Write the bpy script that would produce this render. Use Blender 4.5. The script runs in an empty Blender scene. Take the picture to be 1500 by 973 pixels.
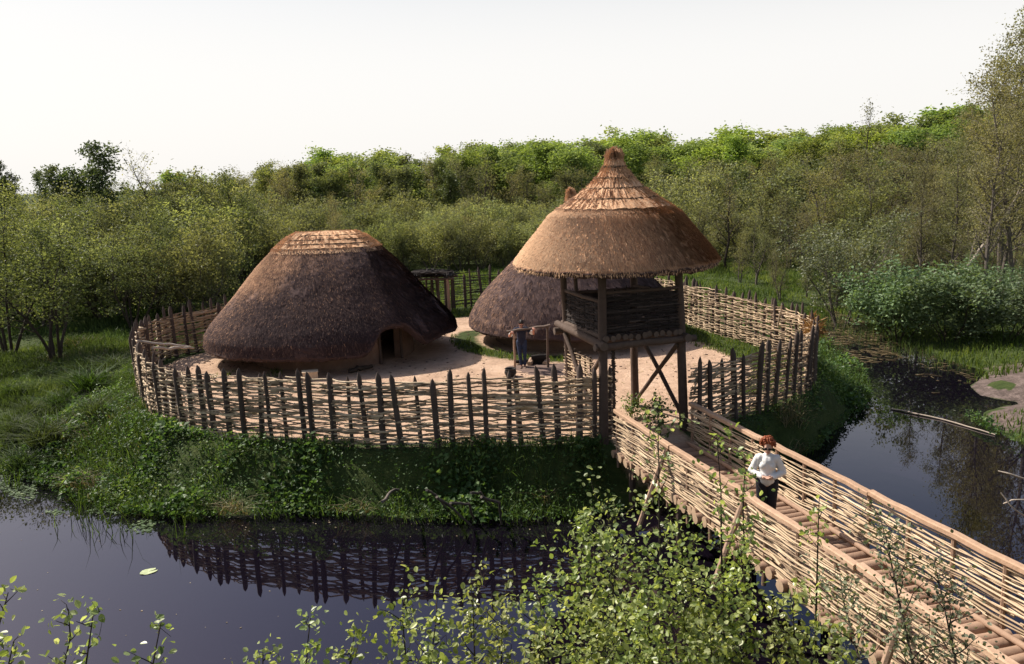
import bpy, math, random
import numpy as np
from mathutils import Vector, Matrix, Euler
R = math.radians
C = bpy.context.scene.collection
scene = bpy.context.scene
RNG = np.random.default_rng(7)

# ------------------------------------------------------------------ camera model (used to trace ground positions)
FPX, YH, ROLL, CAMZ = 1230.0, 255.0, -2.0, 6.65
PITCH = math.atan2(486.5 - YH, FPX)
def ray(px, py):
    u = (px-750)/FPX; v = -(py-486.5)/FPX; r = R(ROLL)
    u, v = math.cos(r)*u-math.sin(r)*v, math.sin(r)*u+math.cos(r)*v
    return np.array([u, math.cos(PITCH)+v*math.sin(PITCH), -math.sin(PITCH)+v*math.cos(PITCH)])
def G(px, py, z=0.0):
    d = ray(px, py); t = (z-CAMZ)/d[2]
    return np.array([d[0]*t, d[1]*t, z])
def P(px, py, Y):
    d = ray(px, py); t = Y/d[1]
    return np.array([d[0]*t, Y, CAMZ+d[2]*t])

# ------------------------------------------------------------------ mesh builder
class MB:
    def __init__(s): s.V=[]; s.F=[]; s.C=[]; s.n=0
    def add(s, v, f, mat=0, c=0.5):
        v=np.asarray(v,float).reshape(-1,3); f=np.asarray(f,int)
        s.V.append(v); s.F.append((f+s.n, mat))
        s.C.append(np.full(len(v),c) if np.isscalar(c) else np.asarray(c,float)); s.n+=len(v)
    def mesh(s, name, mats, smooth=False, extra=None):
        me=bpy.data.meshes.new(name)
        V=np.concatenate(s.V); me.vertices.add(len(V)); me.vertices.foreach_set('co',V.astype(np.float32).ravel())
        li=[];tot=[];mi=[]
        for f,m in s.F:
            if len(f)==0: continue
            li.append(f.ravel()); tot.append(np.full(len(f),f.shape[1])); mi.append(np.full(len(f),m))
        li=np.concatenate(li);tot=np.concatenate(tot);mi=np.concatenate(mi)
        st=np.concatenate([[0],np.cumsum(tot)[:-1]])
        me.loops.add(len(li)); me.loops.foreach_set('vertex_index',li.astype(np.int32))
        me.polygons.add(len(tot)); me.polygons.foreach_set('loop_start',st.astype(np.int32))
        me.polygons.foreach_set('loop_total',tot.astype(np.int32))
        me.polygons.foreach_set('material_index',mi.astype(np.int32))
        me.polygons.foreach_set('use_smooth',np.full(len(tot),smooth))
        a=me.attributes.new('Col','FLOAT','POINT'); a.data.foreach_set('value',np.concatenate(s.C).astype(np.float32))
        for k,val in (extra or {}).items():
            b=me.attributes.new(k,'FLOAT','POINT'); b.data.foreach_set('value',np.asarray(val,np.float32))
        me.update(calc_edges=True)
        for m in (mats if isinstance(mats,(list,tuple)) else [mats]): me.materials.append(m)
        return me
    def build(s, name, mats, parent=None, smooth=False, extra=None):
        return link(name, s.mesh(name,mats,smooth,extra), parent)
def link(name, me, parent=None, loc=(0,0,0), rot=(0,0,0), sc=(1,1,1)):
    o=bpy.data.objects.new(name,me); C.objects.link(o); o.location=loc; o.rotation_euler=rot; o.scale=sc
    if parent: o.parent=parent
    return o
def thing(name,label,cat,loc=(0,0,0),rz=0,group=None):
    o=bpy.data.objects.new(name,None); C.objects.link(o); o.location=loc; o.rotation_euler=(0,0,rz)
    o.empty_display_size=.2
    return tag(o,label,cat,group)
def tag(o,label,cat,group=None):
    o['label']=label; o['category']=cat
    if group: o['group']=group
    return o

def tube(mb, pts, r, n=6, mat=0, c=0.5, cap=True, capmat=None, wob=0, rng=None):
    p=np.asarray(pts,float); k=len(p)
    r=np.full(k,float(r)) if np.isscalar(r) else np.asarray(r,float)
    t=np.gradient(p,axis=0); t/=np.linalg.norm(t,axis=1)[:,None]+1e-9
    ref=np.array([0,0,1.]) if abs(t[:,2]).mean()<.75 else np.array([1.,0,0])
    a=np.cross(t,ref); a/=np.linalg.norm(a,axis=1)[:,None]+1e-9
    b=np.cross(t,a)
    th=np.arange(n)*2*np.pi/n
    rr=r[:,None]*np.ones(n)
    if wob: rr=rr*(1+wob*(rng or RNG).normal(size=(1,n))+wob*.6*(rng or RNG).normal(size=(k,n)))
    v=p[:,None,:]+rr[:,:,None]*(np.cos(th)[None,:,None]*a[:,None,:]+np.sin(th)[None,:,None]*b[:,None,:])
    i=np.arange(k-1)[:,None]*n; j=np.arange(n)[None,:]; j2=(j+1)%n
    f=np.stack([i+j,i+n+j,i+n+j2,i+j2],-1).reshape(-1,4)
    cc=np.repeat(c,n) if not np.isscalar(c) else c
    mb.add(v.reshape(-1,3),f,mat,cc)
    if cap:
        for e,(ix,flip) in enumerate(((0,False),(k-1,True))):
            ring=v[ix]; vv=np.vstack([ring,p[ix]+(-1 if e==0 else 1)*t[ix]*r[ix]*.08]); jj=np.arange(n)
            ff=np.stack([jj,(jj+1)%n,np.full(n,n)],-1)
            if flip: ff=ff[:,::-1]
            mb.add(vv,ff,mat if capmat is None else capmat,c if np.isscalar(c) else float(np.mean(c)))

def ellipsoid(mb, cen, rad, n=14, m=9, mat=0, c=.5, rot=None):
    th=np.linspace(0,2*np.pi,n,endpoint=False); ph=np.linspace(-np.pi/2,np.pi/2,m)
    v=np.stack([np.cos(ph)[:,None]*np.cos(th),np.cos(ph)[:,None]*np.sin(th),np.sin(ph)[:,None]*np.ones(n)],-1)*np.asarray(rad)
    v=v.reshape(-1,3)
    if rot is not None: v=v@np.array(Euler(rot).to_matrix()).T
    i=np.arange(m-1)[:,None]*n; j=np.arange(n)[None,:]; j2=(j+1)%n
    mb.add(v+np.asarray(cen),np.stack([i+j,i+j2,i+n+j2,i+n+j],-1).reshape(-1,4),mat,c)

def beam(mb, a, b, w, h, mat=0, c=.5, ch=.012, seg=6, jit=.004, rng=None):
    """a squared timber with chamfered edges running from a to b"""
    rng=rng or RNG; a=np.asarray(a,float); b=np.asarray(b,float)
    t=(b-a)/np.linalg.norm(b-a); up=np.array([0,0,1.])
    if abs(t[2])>.9: up=np.array([0,1.,0])
    s=np.cross(t,up); s/=np.linalg.norm(s); u=np.cross(s,t)
    prof=[(-w/2+ch,-h/2),(w/2-ch,-h/2),(w/2,-h/2+ch),(w/2,h/2-ch),(w/2-ch,h/2),(-w/2+ch,h/2),(-w/2,h/2-ch),(-w/2,-h/2+ch)]
    n=8; rings=[]
    for k in range(seg+1):
        q=a+(b-a)*k/seg+rng.normal(size=3)*jit
        rings.append([q+s*x*(1+rng.normal()*.02)+u*z for x,z in prof])
    v=np.array(rings).reshape(-1,3)
    i=np.arange(seg)[:,None]*n; j=np.arange(n)[None,:]; j2=(j+1)%n
    mb.add(v,np.stack([i+j,i+j2,i+n+j2,i+n+j],-1).reshape(-1,4),mat,c)
    for ix,fl in ((0,True),(seg,False)):
        ring=v[ix*n:(ix+1)*n]; vv=np.vstack([ring,ring.mean(0)]); jj=np.arange(n)
        ff=np.stack([jj,(jj+1)%n,np.full(n,n)],-1)
        mb.add(vv,ff[:,::-1] if fl else ff,mat,c)

def unit(v): return v/(np.linalg.norm(v,axis=-1,keepdims=True)+1e-9)
def leaves(mb, pos, size, rng, mat=0, c=.5, up=.5, aspect=.55, fold=.12, hang=0.0):
    """folded diamond leaves, one per position"""
    n=len(pos); size=np.full(n,size) if np.isscalar(size) else size
    nr=unit(rng.normal(size=(n,3))+np.array([0,0,up*2]))
    d=rng.normal(size=(n,3))-np.array([0,0,hang]); d=unit(d-nr*(d*nr).sum(1)[:,None]); s=np.cross(nr,d)
    L=size[:,None]; W=L*aspect*.5
    v=np.stack([pos, pos+d*L*.45+s*W+nr*L*fold, pos+d*L, pos+d*L*.45-s*W+nr*L*fold],1)
    b=np.arange(n)[:,None]*4
    f=np.concatenate([b+np.array([0,1,2]),b+np.array([0,2,3])])
    cc=np.full(n,c) if np.isscalar(c) else c
    mb.add(v.reshape(-1,3),f,mat,np.repeat(cc,4))
def roundleaves(mb, pos, size, rng, mat=0, c=.5, up=.5, aspect=.72, fold=.10):
    """rounded leaves folded along the midrib, for plants close to the camera"""
    n=len(pos); nr=unit(rng.normal(size=(n,3))+np.array([0,0,up*2]))
    d=rng.normal(size=(n,3)); d=unit(d-nr*(d*nr).sum(1)[:,None]); s=np.cross(nr,d); L=size[:,None]; W=L*aspect*.5
    cv=nr*L*rng.uniform(-.12,.05,(n,1))
    v=np.stack([pos, pos+d*L*.25+s*W*.72+nr*L*fold*.7, pos+d*L*.6+s*W+nr*L*fold+cv*.5, pos+d*L*.9+s*W*.5+nr*L*fold*.5+cv, pos+d*L+cv*1.2,
                pos+d*L*.9-s*W*.5+nr*L*fold*.5+cv, pos+d*L*.6-s*W+nr*L*fold+cv*.5, pos+d*L*.25-s*W*.72+nr*L*fold*.7, pos+d*L*.5+cv*.4],1)
    b=np.arange(n)[:,None]*9
    f=np.concatenate([b+np.array(q) for q in ((0,1,2,8),(8,2,3,4),(0,8,6,7),(8,4,5,6))])
    cc=np.full(n,c) if np.isscalar(c) else c
    mb.add(v.reshape(-1,3),f,mat,np.repeat(cc,9))
def blades(mb, pos, h, w, rng, mat=0, c=.5, lean=.35):
    n=len(pos); h=np.full(n,h) if np.isscalar(h) else h
    az=rng.uniform(0,2*np.pi,n); s=np.stack([np.cos(az),np.sin(az),np.zeros(n)],1)
    l=rng.normal(size=(n,3))*lean; l[:,2]=0
    mid=pos+np.array([0,0,1])*(h*.55)[:,None]+l*(h*.3)[:,None]; tip=pos+np.array([0,0,1])*(h*(1-.25*np.minimum(1,np.linalg.norm(l,axis=1))))[:,None]+l*h[:,None]
    W=(w*np.ones(n))[:,None]
    v=np.stack([pos-s*W/2,pos+s*W/2,mid+s*W*.35,mid-s*W*.35,tip],1); b=np.arange(n)[:,None]*5
    cc=np.full(n,c) if np.isscalar(c) else c
    q=b+np.array([0,1,2,3]); t=b+np.array([3,2,4])
    mb.add(v.reshape(-1,3),q,mat,np.repeat(cc,5)); mb.F.append((t+mb.n-5*n,mat))

# ------------------------------------------------------------------ materials
def newmat(name):
    m=bpy.data.materials.new(name); m.use_nodes=True; nt=m.node_tree; nt.nodes.clear()
    out=nt.nodes.new('ShaderNodeOutputMaterial'); return m,nt,out
def nd(nt,t,**kw):
    n=nt.nodes.new(t)
    for k,v in kw.items(): setattr(n,k,v)
    return n
def mixc(nt,f,a,b,mode='MIX'):
    n=nd(nt,'ShaderNodeMix',data_type='RGBA',blend_type=mode)
    for i,x in ((0,f),(6,a),(7,b)):
        if hasattr(x,'links'): nt.links.new(x,n.inputs[i])
        else: n.inputs[i].default_value=x if i==0 else (*x,1)
    return n.outputs[2]
def math_(nt,op,a,b=0.0,clamp=False):
    n=nd(nt,'ShaderNodeMath',operation=op,use_clamp=clamp)
    for i,x in enumerate((a,b)):
        if hasattr(x,'links'): nt.links.new(x,n.inputs[i])
        else: n.inputs[i].default_value=x
    return n.outputs[0]
def noise(nt,scale,detail=4,rough=.6,stretch=None,coord='Object'):
    tc=nd(nt,'ShaderNodeTexCoord'); src=tc.outputs[coord]
    if stretch:
        mp=nd(nt,'ShaderNodeMapping'); mp.inputs['Scale'].default_value=stretch; nt.links.new(src,mp.inputs[0]); src=mp.outputs[0]
    n=nd(nt,'ShaderNodeTexNoise'); n.inputs['Scale'].default_value=scale; n.inputs['Detail'].default_value=detail; n.inputs['Roughness'].default_value=rough
    nt.links.new(src,n.inputs['Vector']); return n.outputs['Fac']
def attr(nt,name='Col'):
    return nd(nt,'ShaderNodeAttribute',attribute_name=name).outputs['Fac']
def ramp(nt,fac,stops):
    n=nd(nt,'ShaderNodeValToRGB'); e=n.color_ramp.elements
    while len(e)<len(stops): e.new(.5)
    for k,(p,c) in enumerate(stops): e[k].position=p; e[k].color=(*c,1)
    nt.links.new(fac,n.inputs[0]); return n.outputs[0]
def bumpn(nt,h,strength,dist):
    b=nd(nt,'ShaderNodeBump'); b.inputs['Strength'].default_value=strength; b.inputs['Distance'].default_value=dist
    nt.links.new(h,b.inputs['Height']); return b.outputs[0]
def surf(name, stops, scale=8, rough=.85, bump=.4, bdist=.02, useattr=.6, stretch=None, spec=.2, detail=5):
    """procedural surface: noise + per-piece attribute through a colour ramp"""
    m,nt,out=newmat(name)
    nf=noise(nt,scale,detail,.65,stretch)
    a=attr(nt)
    f=math_(nt,'ADD',math_(nt,'MULTIPLY',a,useattr),math_(nt,'MULTIPLY',nf,1-useattr))
    oi=nd(nt,'ShaderNodeObjectInfo').outputs['Random']
    f=math_(nt,'ADD',f,math_(nt,'MULTIPLY',math_(nt,'SUBTRACT',oi,.5),.18),True)
    col=ramp(nt,f,stops)
    p=nd(nt,'ShaderNodeBsdfPrincipled'); p.inputs['Roughness'].default_value=rough; p.inputs['Specular IOR Level'].default_value=spec
    nt.links.new(col,p.inputs['Base Color'])
    if bump: nt.links.new(bumpn(nt,nf,bump,bdist),p.inputs['Normal'])
    nt.links.new(p.outputs[0],out.inputs[0]); return m
def leafmat(name, dark, mid, light, trans=.35, rough=.5, var=.25, spec=.3, huevar=.02):
    m,nt,out=newmat(name)
    col=ramp(nt,attr(nt),[(0,dark),(.5,mid),(1,light)])
    oi=nd(nt,'ShaderNodeObjectInfo').outputs['Random']
    hs=nd(nt,'ShaderNodeHueSaturation')
    nt.links.new(math_(nt,'ADD',math_(nt,'MULTIPLY',math_(nt,'SUBTRACT',oi,.5),2*huevar),.5),hs.inputs['Hue'])
    nt.links.new(math_(nt,'ADD',math_(nt,'MULTIPLY',math_(nt,'SUBTRACT',math_(nt,'FRACT',math_(nt,'MULTIPLY',oi,7.31)),.5),2*var),1.0),hs.inputs['Value'])
    nt.links.new(math_(nt,'ADD',math_(nt,'MULTIPLY',math_(nt,'FRACT',math_(nt,'MULTIPLY',oi,3.7)),.25),.82),hs.inputs['Saturation'])
    nt.links.new(col,hs.inputs['Color']); col=hs.outputs[0]
    p=nd(nt,'ShaderNodeBsdfPrincipled'); p.inputs['Roughness'].default_value=rough; p.inputs['Specular IOR Level'].default_value=spec
    t=nd(nt,'ShaderNodeBsdfTranslucent'); nt.links.new(col,p.inputs['Base Color'])
    nt.links.new(mixc(nt,1.0,col,(1.5,1.45,.7),'MULTIPLY'),t.inputs['Color'])
    mx=nd(nt,'ShaderNodeMixShader'); mx.inputs[0].default_value=trans
    nt.links.new(p.outputs[0],mx.inputs[1]); nt.links.new(t.outputs[0],mx.inputs[2]); nt.links.new(mx.outputs[0],out.inputs[0]); return m

M={}
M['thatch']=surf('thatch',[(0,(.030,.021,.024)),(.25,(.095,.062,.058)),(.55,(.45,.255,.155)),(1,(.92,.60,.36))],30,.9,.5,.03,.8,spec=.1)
M['rope']=surf('straw_rope',[(0,(.09,.06,.04)),(1,(.22,.14,.08))],30,.9,.4,.01)
M['daub']=surf('daub',[(0,(.10,.066,.052)),(.5,(.19,.13,.10)),(1,(.34,.25,.19))],3.5,.95,.6,.04,.15,spec=.1)
M['post']=surf('weathered_post',[(0,(.036,.026,.023)),(.5,(.090,.066,.055)),(1,(.19,.14,.11))],9,.85,.6,.02,.35,(1,1,.25))
M['rod']=surf('hazel_rod',[(0,(.08,.05,.033)),(.25,(.19,.13,.085)),(.55,(.45,.33,.215)),(1,(.72,.57,.40))],16,.75,.3,.006,.8)
M['darkrod']=surf('dark_rod',[(0,(.012,.009,.009)),(.5,(.038,.030,.028)),(1,(.11,.085,.075))],16,.8,.3,.006,.75)  # near black: shade under the tower roof is put into this colour
M['timber']=surf('sawn_timber',[(0,(.25,.16,.10)),(.5,(.44,.285,.19)),(1,(.63,.44,.31))],9,.8,.6,.02,.3,(1,1,1))
M['log']=surf('peeled_log',[(0,(.16,.095,.065)),(.5,(.33,.215,.15)),(1,(.50,.35,.25))],7,.8,.5,.02,.5)
M['endgrain']=surf('log_end',[(0,(.25,.16,.10)),(1,(.55,.40,.27))],20,.85,.2,.005,.4)
M['darkend']=surf('weathered_log_end',[(0,(.06,.045,.038)),(1,(.17,.125,.10))],20,.85,.2,.005,.4)
M['towerlog']=surf('tower_log',[(0,(.040,.028,.024)),(.5,(.095,.066,.053)),(1,(.19,.14,.11))],7,.85,.6,.02,.4)
M['bark']=surf('dark_bark',[(0,(.018,.014,.012)),(.5,(.05,.038,.03)),(1,(.11,.09,.07))],6,.9,.6,.03,.3)
M['greybark']=surf('grey_bark',[(0,(.05,.042,.036)),(.5,(.12,.10,.085)),(1,(.23,.20,.17))],6,.9,.5,.03,.3)
M['palebark']=surf('pale_dead_bark',[(0,(.22,.17,.14)),(.5,(.42,.35,.29)),(1,(.6,.52,.44))],4,.9,.5,.03,.3)
M['leaf_alder']=leafmat('alder_leaf',(.055,.068,.028),(.128,.15,.062),(.23,.25,.11),.42,spec=.1)
M['leaf_willow']=leafmat('willow_leaf',(.098,.110,.052),(.21,.225,.105),(.32,.335,.17),.42,spec=.1)
M['leaf_pale']=leafmat('pale_willow_leaf',(.09,.105,.06),(.17,.19,.11),(.27,.29,.18),.3)
M['leaf_beech']=leafmat('beech_leaf',(.10,.145,.034),(.21,.275,.068),(.36,.42,.14),.42,huevar=.025,spec=.1)
M['leaf_bud']=leafmat('budding_leaf',(.095,.096,.048),(.20,.195,.095),(.31,.30,.15),.4,huevar=.03,spec=.12)
M['leaf_bush']=leafmat('bush_leaf',(.055,.09,.040),(.125,.18,.082),(.22,.285,.14),.3)
M['leaf_pine']=leafmat('dark_needle',(.032,.046,.018),(.075,.10,.036),(.14,.17,.065),.3)
M['leaf_fore']=leafmat('sapling_leaf',(.10,.145,.035),(.26,.32,.095),(.52,.56,.24),.42,.36,.10,.5)
M['leaf_bank']=leafmat('bank_leaf',(.034,.066,.019),(.105,.175,.052),(.27,.33,.12),.38,.5,0)
M['grass']=leafmat('grass_blade',(.026,.042,.011),(.075,.125,.028),(.20,.25,.07),.38,.55,0,spec=.12)
M['drygrass']=leafmat('dry_reed',(.12,.085,.045),(.24,.18,.10),(.45,.36,.22),.25,.6,0)
M['bracken']=leafmat('dry_bracken',(.20,.075,.03),(.34,.15,.065),(.48,.25,.12),.2,.8,0)
def plain(name,col,rough=.7,var=.25,scale=40,bump=.15,spec=.25):
    c=np.array(col); return surf(name,[(0,tuple(c*(1-var))),(1,tuple(np.minimum(1,c*(1+var))))],scale,rough,bump,.004,.1,spec=spec)
M['skin']=plain('skin',(.50,.30,.22),.55,.12); M['redskin']=plain('ruddy_skin',(.50,.24,.17),.55,.12)
M['hair_red']=plain('red_hair',(.26,.065,.022),.55,.5,60,.6); M['hair_dark']=plain('dark_hair',(.025,.017,.014),.5,.4,60,.5)
M['blouse']=plain('white_blouse',(.74,.72,.70),.8,.08,18,.3); M['skirt']=plain('dark_skirt',(.018,.017,.024),.8,.3,20,.3)
M['navy']=plain('navy_shirt',(.018,.022,.05),.8,.3,20,.3); M['jeans']=plain('blue_jeans',(.030,.042,.085),.85,.35,20,.3)
M['white']=plain('white_cloth',(.75,.73,.70),.8,.08); M['black']=plain('black_plastic',(.01,.01,.011),.2,.1,10,0,.5)
M['shoe']=plain('brown_shoe',(.12,.07,.05),.6,.3); M['iron']=plain('sooty_iron',(.025,.022,.021),.6,.4,30,.4)
M['char']=plain('charred_wood',(.025,.020,.018),.95,.5,30,.6); M['ash']=plain('ash_and_earth',(.17,.115,.095),.95,.5,6,.4)
M['plank']=plain('pale_plank',(.55,.43,.30),.75,.2,8,.3); M['hide']=plain('brown_board',(.20,.125,.085),.85,.3,8,.4)
M['pad']=plain('lily_leaf',(.42,.47,.25),.4,.2,12,.1,.5)
M['eye']=plain('eye_dark',(.015,.012,.01),.3,.1,10,0,.5); M['lip']=plain('lip',(.40,.15,.12),.5,.1)

# ------------------------------------------------------------------ setting: terrain and water
WZ=-1.2
WPOLY=np.array([(-70,26),(-26,24.2),(-18,23.6)]+[tuple(G(px,py,WZ)[:2]) for px,py in ((0,690),(60,703),(130,733),(190,750),(250,756),(350,757),(480,752),(560,757),(650,762),(740,762),(800,758),(870,752),(955,745),(1058,712),(1120,684),(1180,662),(1230,622),(1262,585),(1256,550),(1228,517),(1205,492),(1200,470),(1222,455))]
 +[tuple(G(px,py,WZ)[:2]) for px,py in ((1262,470),(1275,482),(1312,502),(1398,533),(1438,545),(1412,566),(1425,580),(1480,590),(1440,600),(1430,618),(1470,640),(1540,665))]+[(20,19),(32,17.5),(70,16),(70,9),(30,9.2),(12,8.6),(6,8.2),(0,8.6),(-12,9),(-70,9)],float)
FL=np.array([(2.39,20.32),(1.78,20.26),(.23,20.62),(-1.24,20.9),(-3.53,20.95),(-5.16,21.39),(-6.54,21.84),(-8.21,22.36),(-9.4,23.1),(-10.6,24.7),(-12.2,27.6),(-13.2,29.82),(-13.6,31.84),(-13.5,33.6),(-12.69,35.4),(-11.15,39.4),(-8.515,41.745)],float)
FB=np.array([(-8.2,40.2),(-6.31,41.2),(-2.81,42.3),(-.93,42.7),(1.17,42.6),(3.3,41.7)],float)
FR=np.array([(3.3,41.7),(5.2,40.2),(6.67,38.4),(7.56,36.8),(8.5,34.4),(9.27,32.1),(9.72,30.2),(9.94,29),(9.99,27.6),(9.7,26.4),(9.15,25.2),(8.4,24.2),(7.58,23.45),(6.92,22.9),(5.81,22.05),(5.15,21.6),(4.6,21.15)],float)
FL[9:14,0]-=.4; FL*=.963; FL[0]=(2.42,20.25); FL[1]=(1.75,20.08); FL[2]=(.2,19.98); FR[4:]*=.968; FR[3]*=.98
FPOLY=np.vstack([FL,FB[1:],FR[1:]])
def sdist(x,y,poly):
    """distance to the polygon's outline, positive inside"""
    x=np.asarray(x,float).ravel(); y=np.asarray(y,float).ravel(); out=np.full(len(x),1e9); ins=np.zeros(len(x),bool)
    for k in range(len(poly)):
        a=poly[k]; b=poly[(k+1)%len(poly)]; d=b-a
        t=np.clip(((x-a[0])*d[0]+(y-a[1])*d[1])/(d@d),0,1)
        out=np.minimum(out,np.hypot(x-a[0]-t*d[0],y-a[1]-t*d[1]))
        c=((a[1]>y)!=(b[1]>y)); xi=a[0]+(y-a[1])/(d[1] if abs(d[1])>1e-9 else 1e-9)*d[0]
        ins^=c&(x<xi)
    return np.where(ins,out,-out)
def ss(a,b,x):
    t=np.clip((x-a)/(b-a),0,1); return t*t*(3-2*t)
def lump(x,y,s,seed=0):
    r=np.random.default_rng(seed); v=0
    for k in range(5):
        a=r.uniform(0,6.28); f=s*(1.0+.55*k); v=v+np.sin((x*np.cos(a)+y*np.sin(a))*f+r.uniform(0,6.28))*np.cos((x*np.sin(a)-y*np.cos(a))*f*.8+r.uniform(0,6.28))/(1+.5*k)
    return v/2.2
def height(x,y):
    x=np.asarray(x,float).ravel(); y=np.asarray(y,float).ravel()
    dw=-sdist(x,y,WPOLY)+.16*lump(x,y,1.5,2)+.08*lump(x,y,4,6); df=-sdist(x,y,FPOLY)         # >0 on land ; >0 outside the fence
    isl=ss(3.2,.2,df)
    base=-.78+.78*isl+.05*lump(x,y,.8,3)*(1-isl)+.12*lump(x,y,.35,5)*(1-isl)
    base=base+ss(90,260,y)*1.2
    wid=np.where((y<31)&(df<6),2.3,3.0)
    land=WZ-.02+(base-WZ+.02)*ss(0,1,dw/wid)**.7
    k=ss(1.3,.2,df); land=land*(1-k)
    bank=np.where(y<9.5,np.clip((8.3-y)*.72,-.5,5.3),-9)
    land=np.maximum(land,np.where(y<9.5,bank-.3,land))
    under=WZ-np.minimum(1.2,.35*(-dw))-.03
    return np.where(dw>0,land,under)
gx=np.concatenate([np.linspace(-900,-60,22)[:-1],np.linspace(-60,-20,60)[:-1],np.linspace(-20,22,190)[:-1],np.linspace(22,60,60)[:-1],np.linspace(60,900,22)])
gy=np.concatenate([np.linspace(-60,2,14)[:-1],np.linspace(2,15,40)[:-1],np.linspace(15,45,150)[:-1],np.linspace(45,90,60)[:-1],np.linspace(90,1500,24)])
XX,YY=np.meshgrid(gx,gy); ZZ=height(XX,YY).reshape(XX.shape)
inf=sdist(XX,YY,FPOLY); dwl=-sdist(XX,YY,WPOLY)
xr,yr=XX.ravel(),YY.ravel()
H1=np.array([-6.95,32.2]); H2=np.array([2.55,34.2]); TC=np.array([2.83,21.6])
sand=ss(-.1,.9,inf)
verge=ss(.3,1.5,inf)                                        # grass along the inside of the fence
backright=(xr>5)&(yr>24)
sand=np.where(backright,sand*ss(1.0,2.2,inf+.5*lump(xr,yr,.9,9)),sand)
sand=np.where((yr>37)&(xr<6),sand*ss(2.2,3.4,inf),sand)
d2=np.hypot(xr-H2[0],yr-H2[1])
sand=np.where((np.abs(d2-4.6)<1.0)&(xr<2.4)&(yr<36),sand*(.25+.6*ss(.2,.9,np.abs(d2-4.5))),sand)
sand=np.maximum(sand,ss(.4,-.3,np.abs((xr-3.3)*.97+(yr-20.5)*.24)-.9)*ss(18.9,19.6,yr)*ss(26,24,yr))
mud=ss(0,.4,dwl)*ss(6,3,np.hypot((xr-17.3)*.8,(yr-26.6)*1.1))*(lump(xr,yr,1.3,12)>-.55)
mb=MB(); nx,ny=len(gx),len(gy); i=np.arange(ny-1)[:,None]*nx; j=np.arange(nx-1)[None,:]
mb.add(np.stack([xr,yr,ZZ.ravel()],1),np.stack([i+j,i+j+1,i+nx+j+1,i+nx+j],-1).reshape(-1,4),0,.5)
m,nt,out=newmat('ground'); 
n1=noise(nt,.55,7,.68); n2=noise(nt,14,5,.7); n3=noise(nt,3.0,5,.65)
soil=ramp(nt,math_(nt,'ADD',math_(nt,'MULTIPLY',n3,.6),math_(nt,'MULTIPLY',n2,.4)),[(.3,(.022,.030,.010)),(.5,(.045,.065,.018)),(.7,(.085,.095,.030))])
sandc=ramp(nt,math_(nt,'ADD',math_(nt,'ADD',math_(nt,'MULTIPLY',n1,.5),math_(nt,'MULTIPLY',n3,.28)),math_(nt,'MULTIPLY',n2,.22)),[(.34,(.25,.155,.105)),(.5,(.49,.33,.23)),(.64,(.62,.44,.32))])
mudc=ramp(nt,math_(nt,'ADD',math_(nt,'MULTIPLY',n3,.5),math_(nt,'MULTIPLY',n2,.5)),[(.35,(.055,.042,.036)),(.5,(.13,.097,.085)),(.65,(.25,.19,.17))])
def msk(nm,k=.6):
    return math_(nt,'MULTIPLY',math_(nt,'SUBTRACT',math_(nt,'ADD',attr(nt,nm),math_(nt,'MULTIPLY',math_(nt,'SUBTRACT',n3,.5),k)),.35),3.0,True)
col=mixc(nt,msk('sand'),soil,sandc); col=mixc(nt,msk('mud',.4),col,mudc)
p=nd(nt,'ShaderNodeBsdfPrincipled'); p.inputs['Roughness'].default_value=.95; p.inputs['Specular IOR Level'].default_value=.15
nt.links.new(col,p.inputs['Base Color']); nt.links.new(bumpn(nt,math_(nt,'ADD',math_(nt,'MULTIPLY',n2,.6),n3),.8,.08),p.inputs['Normal']); nt.links.new(p.outputs[0],out.inputs[0])
ground=mb.build('ground',m,None,True,{'sand':sand,'mud':mud}); ground['kind']='structure'
m,nt,out=newmat('still_water'); p=nd(nt,'ShaderNodeBsdfPrincipled'); p.inputs['Base Color'].default_value=(.0045,.0032,.0065,1); p.inputs['Roughness'].default_value=.015; p.inputs['IOR'].default_value=1.7; p.inputs['Specular Tint'].default_value=(.82,.70,1,1)
nt.links.new(bumpn(nt,noise(nt,1.6,2,.5),.05,.02),p.inputs['Normal']); nt.links.new(p.outputs[0],out.inputs[0])
mb=MB(); mb.add([(-75,6,WZ),(75,6,WZ),(75,46,WZ),(-75,46,WZ)],[(0,1,2,3)])
water=mb.build('water',m); water['kind']='structure'
# ------------------------------------------------------------------ wattle work
def dense(path,step=.08):
    p=np.asarray(path,float)
    q=np.vstack([2*p[0]-p[1],p,2*p[-1]-p[-2]]); o=[]
    for k in range(1,len(q)-2):
        t=np.linspace(0,1,12,endpoint=False)[:,None]; a,b,c,d=q[k-1],q[k],q[k+1],q[k+2]
        o.append(.5*((2*b)+(-a+c)*t+(2*a-5*b+4*c-d)*t**2+(-a+3*b-3*c+d)*t**3))
    o=np.vstack(o+[p[-1:]])
    return o
class Path:
    def __init__(s,path,smooth=True):
        s.p=dense(path) if smooth else np.asarray(path,float)
        s.s=np.concatenate([[0],np.cumsum(np.linalg.norm(np.diff(s.p,axis=0),axis=1))]); s.L=s.s[-1]
    def at(s,t): return np.stack([np.interp(t,s.s,s.p[:,0]),np.interp(t,s.s,s.p[:,1])],-1)
    def nrm(s,t):
        d=s.at(np.minimum(np.asarray(t)+.1,s.L))-s.at(np.maximum(np.asarray(t)-.1,0)); d=unit(d); return np.stack([-d[:,1],d[:,0]],-1)
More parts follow.
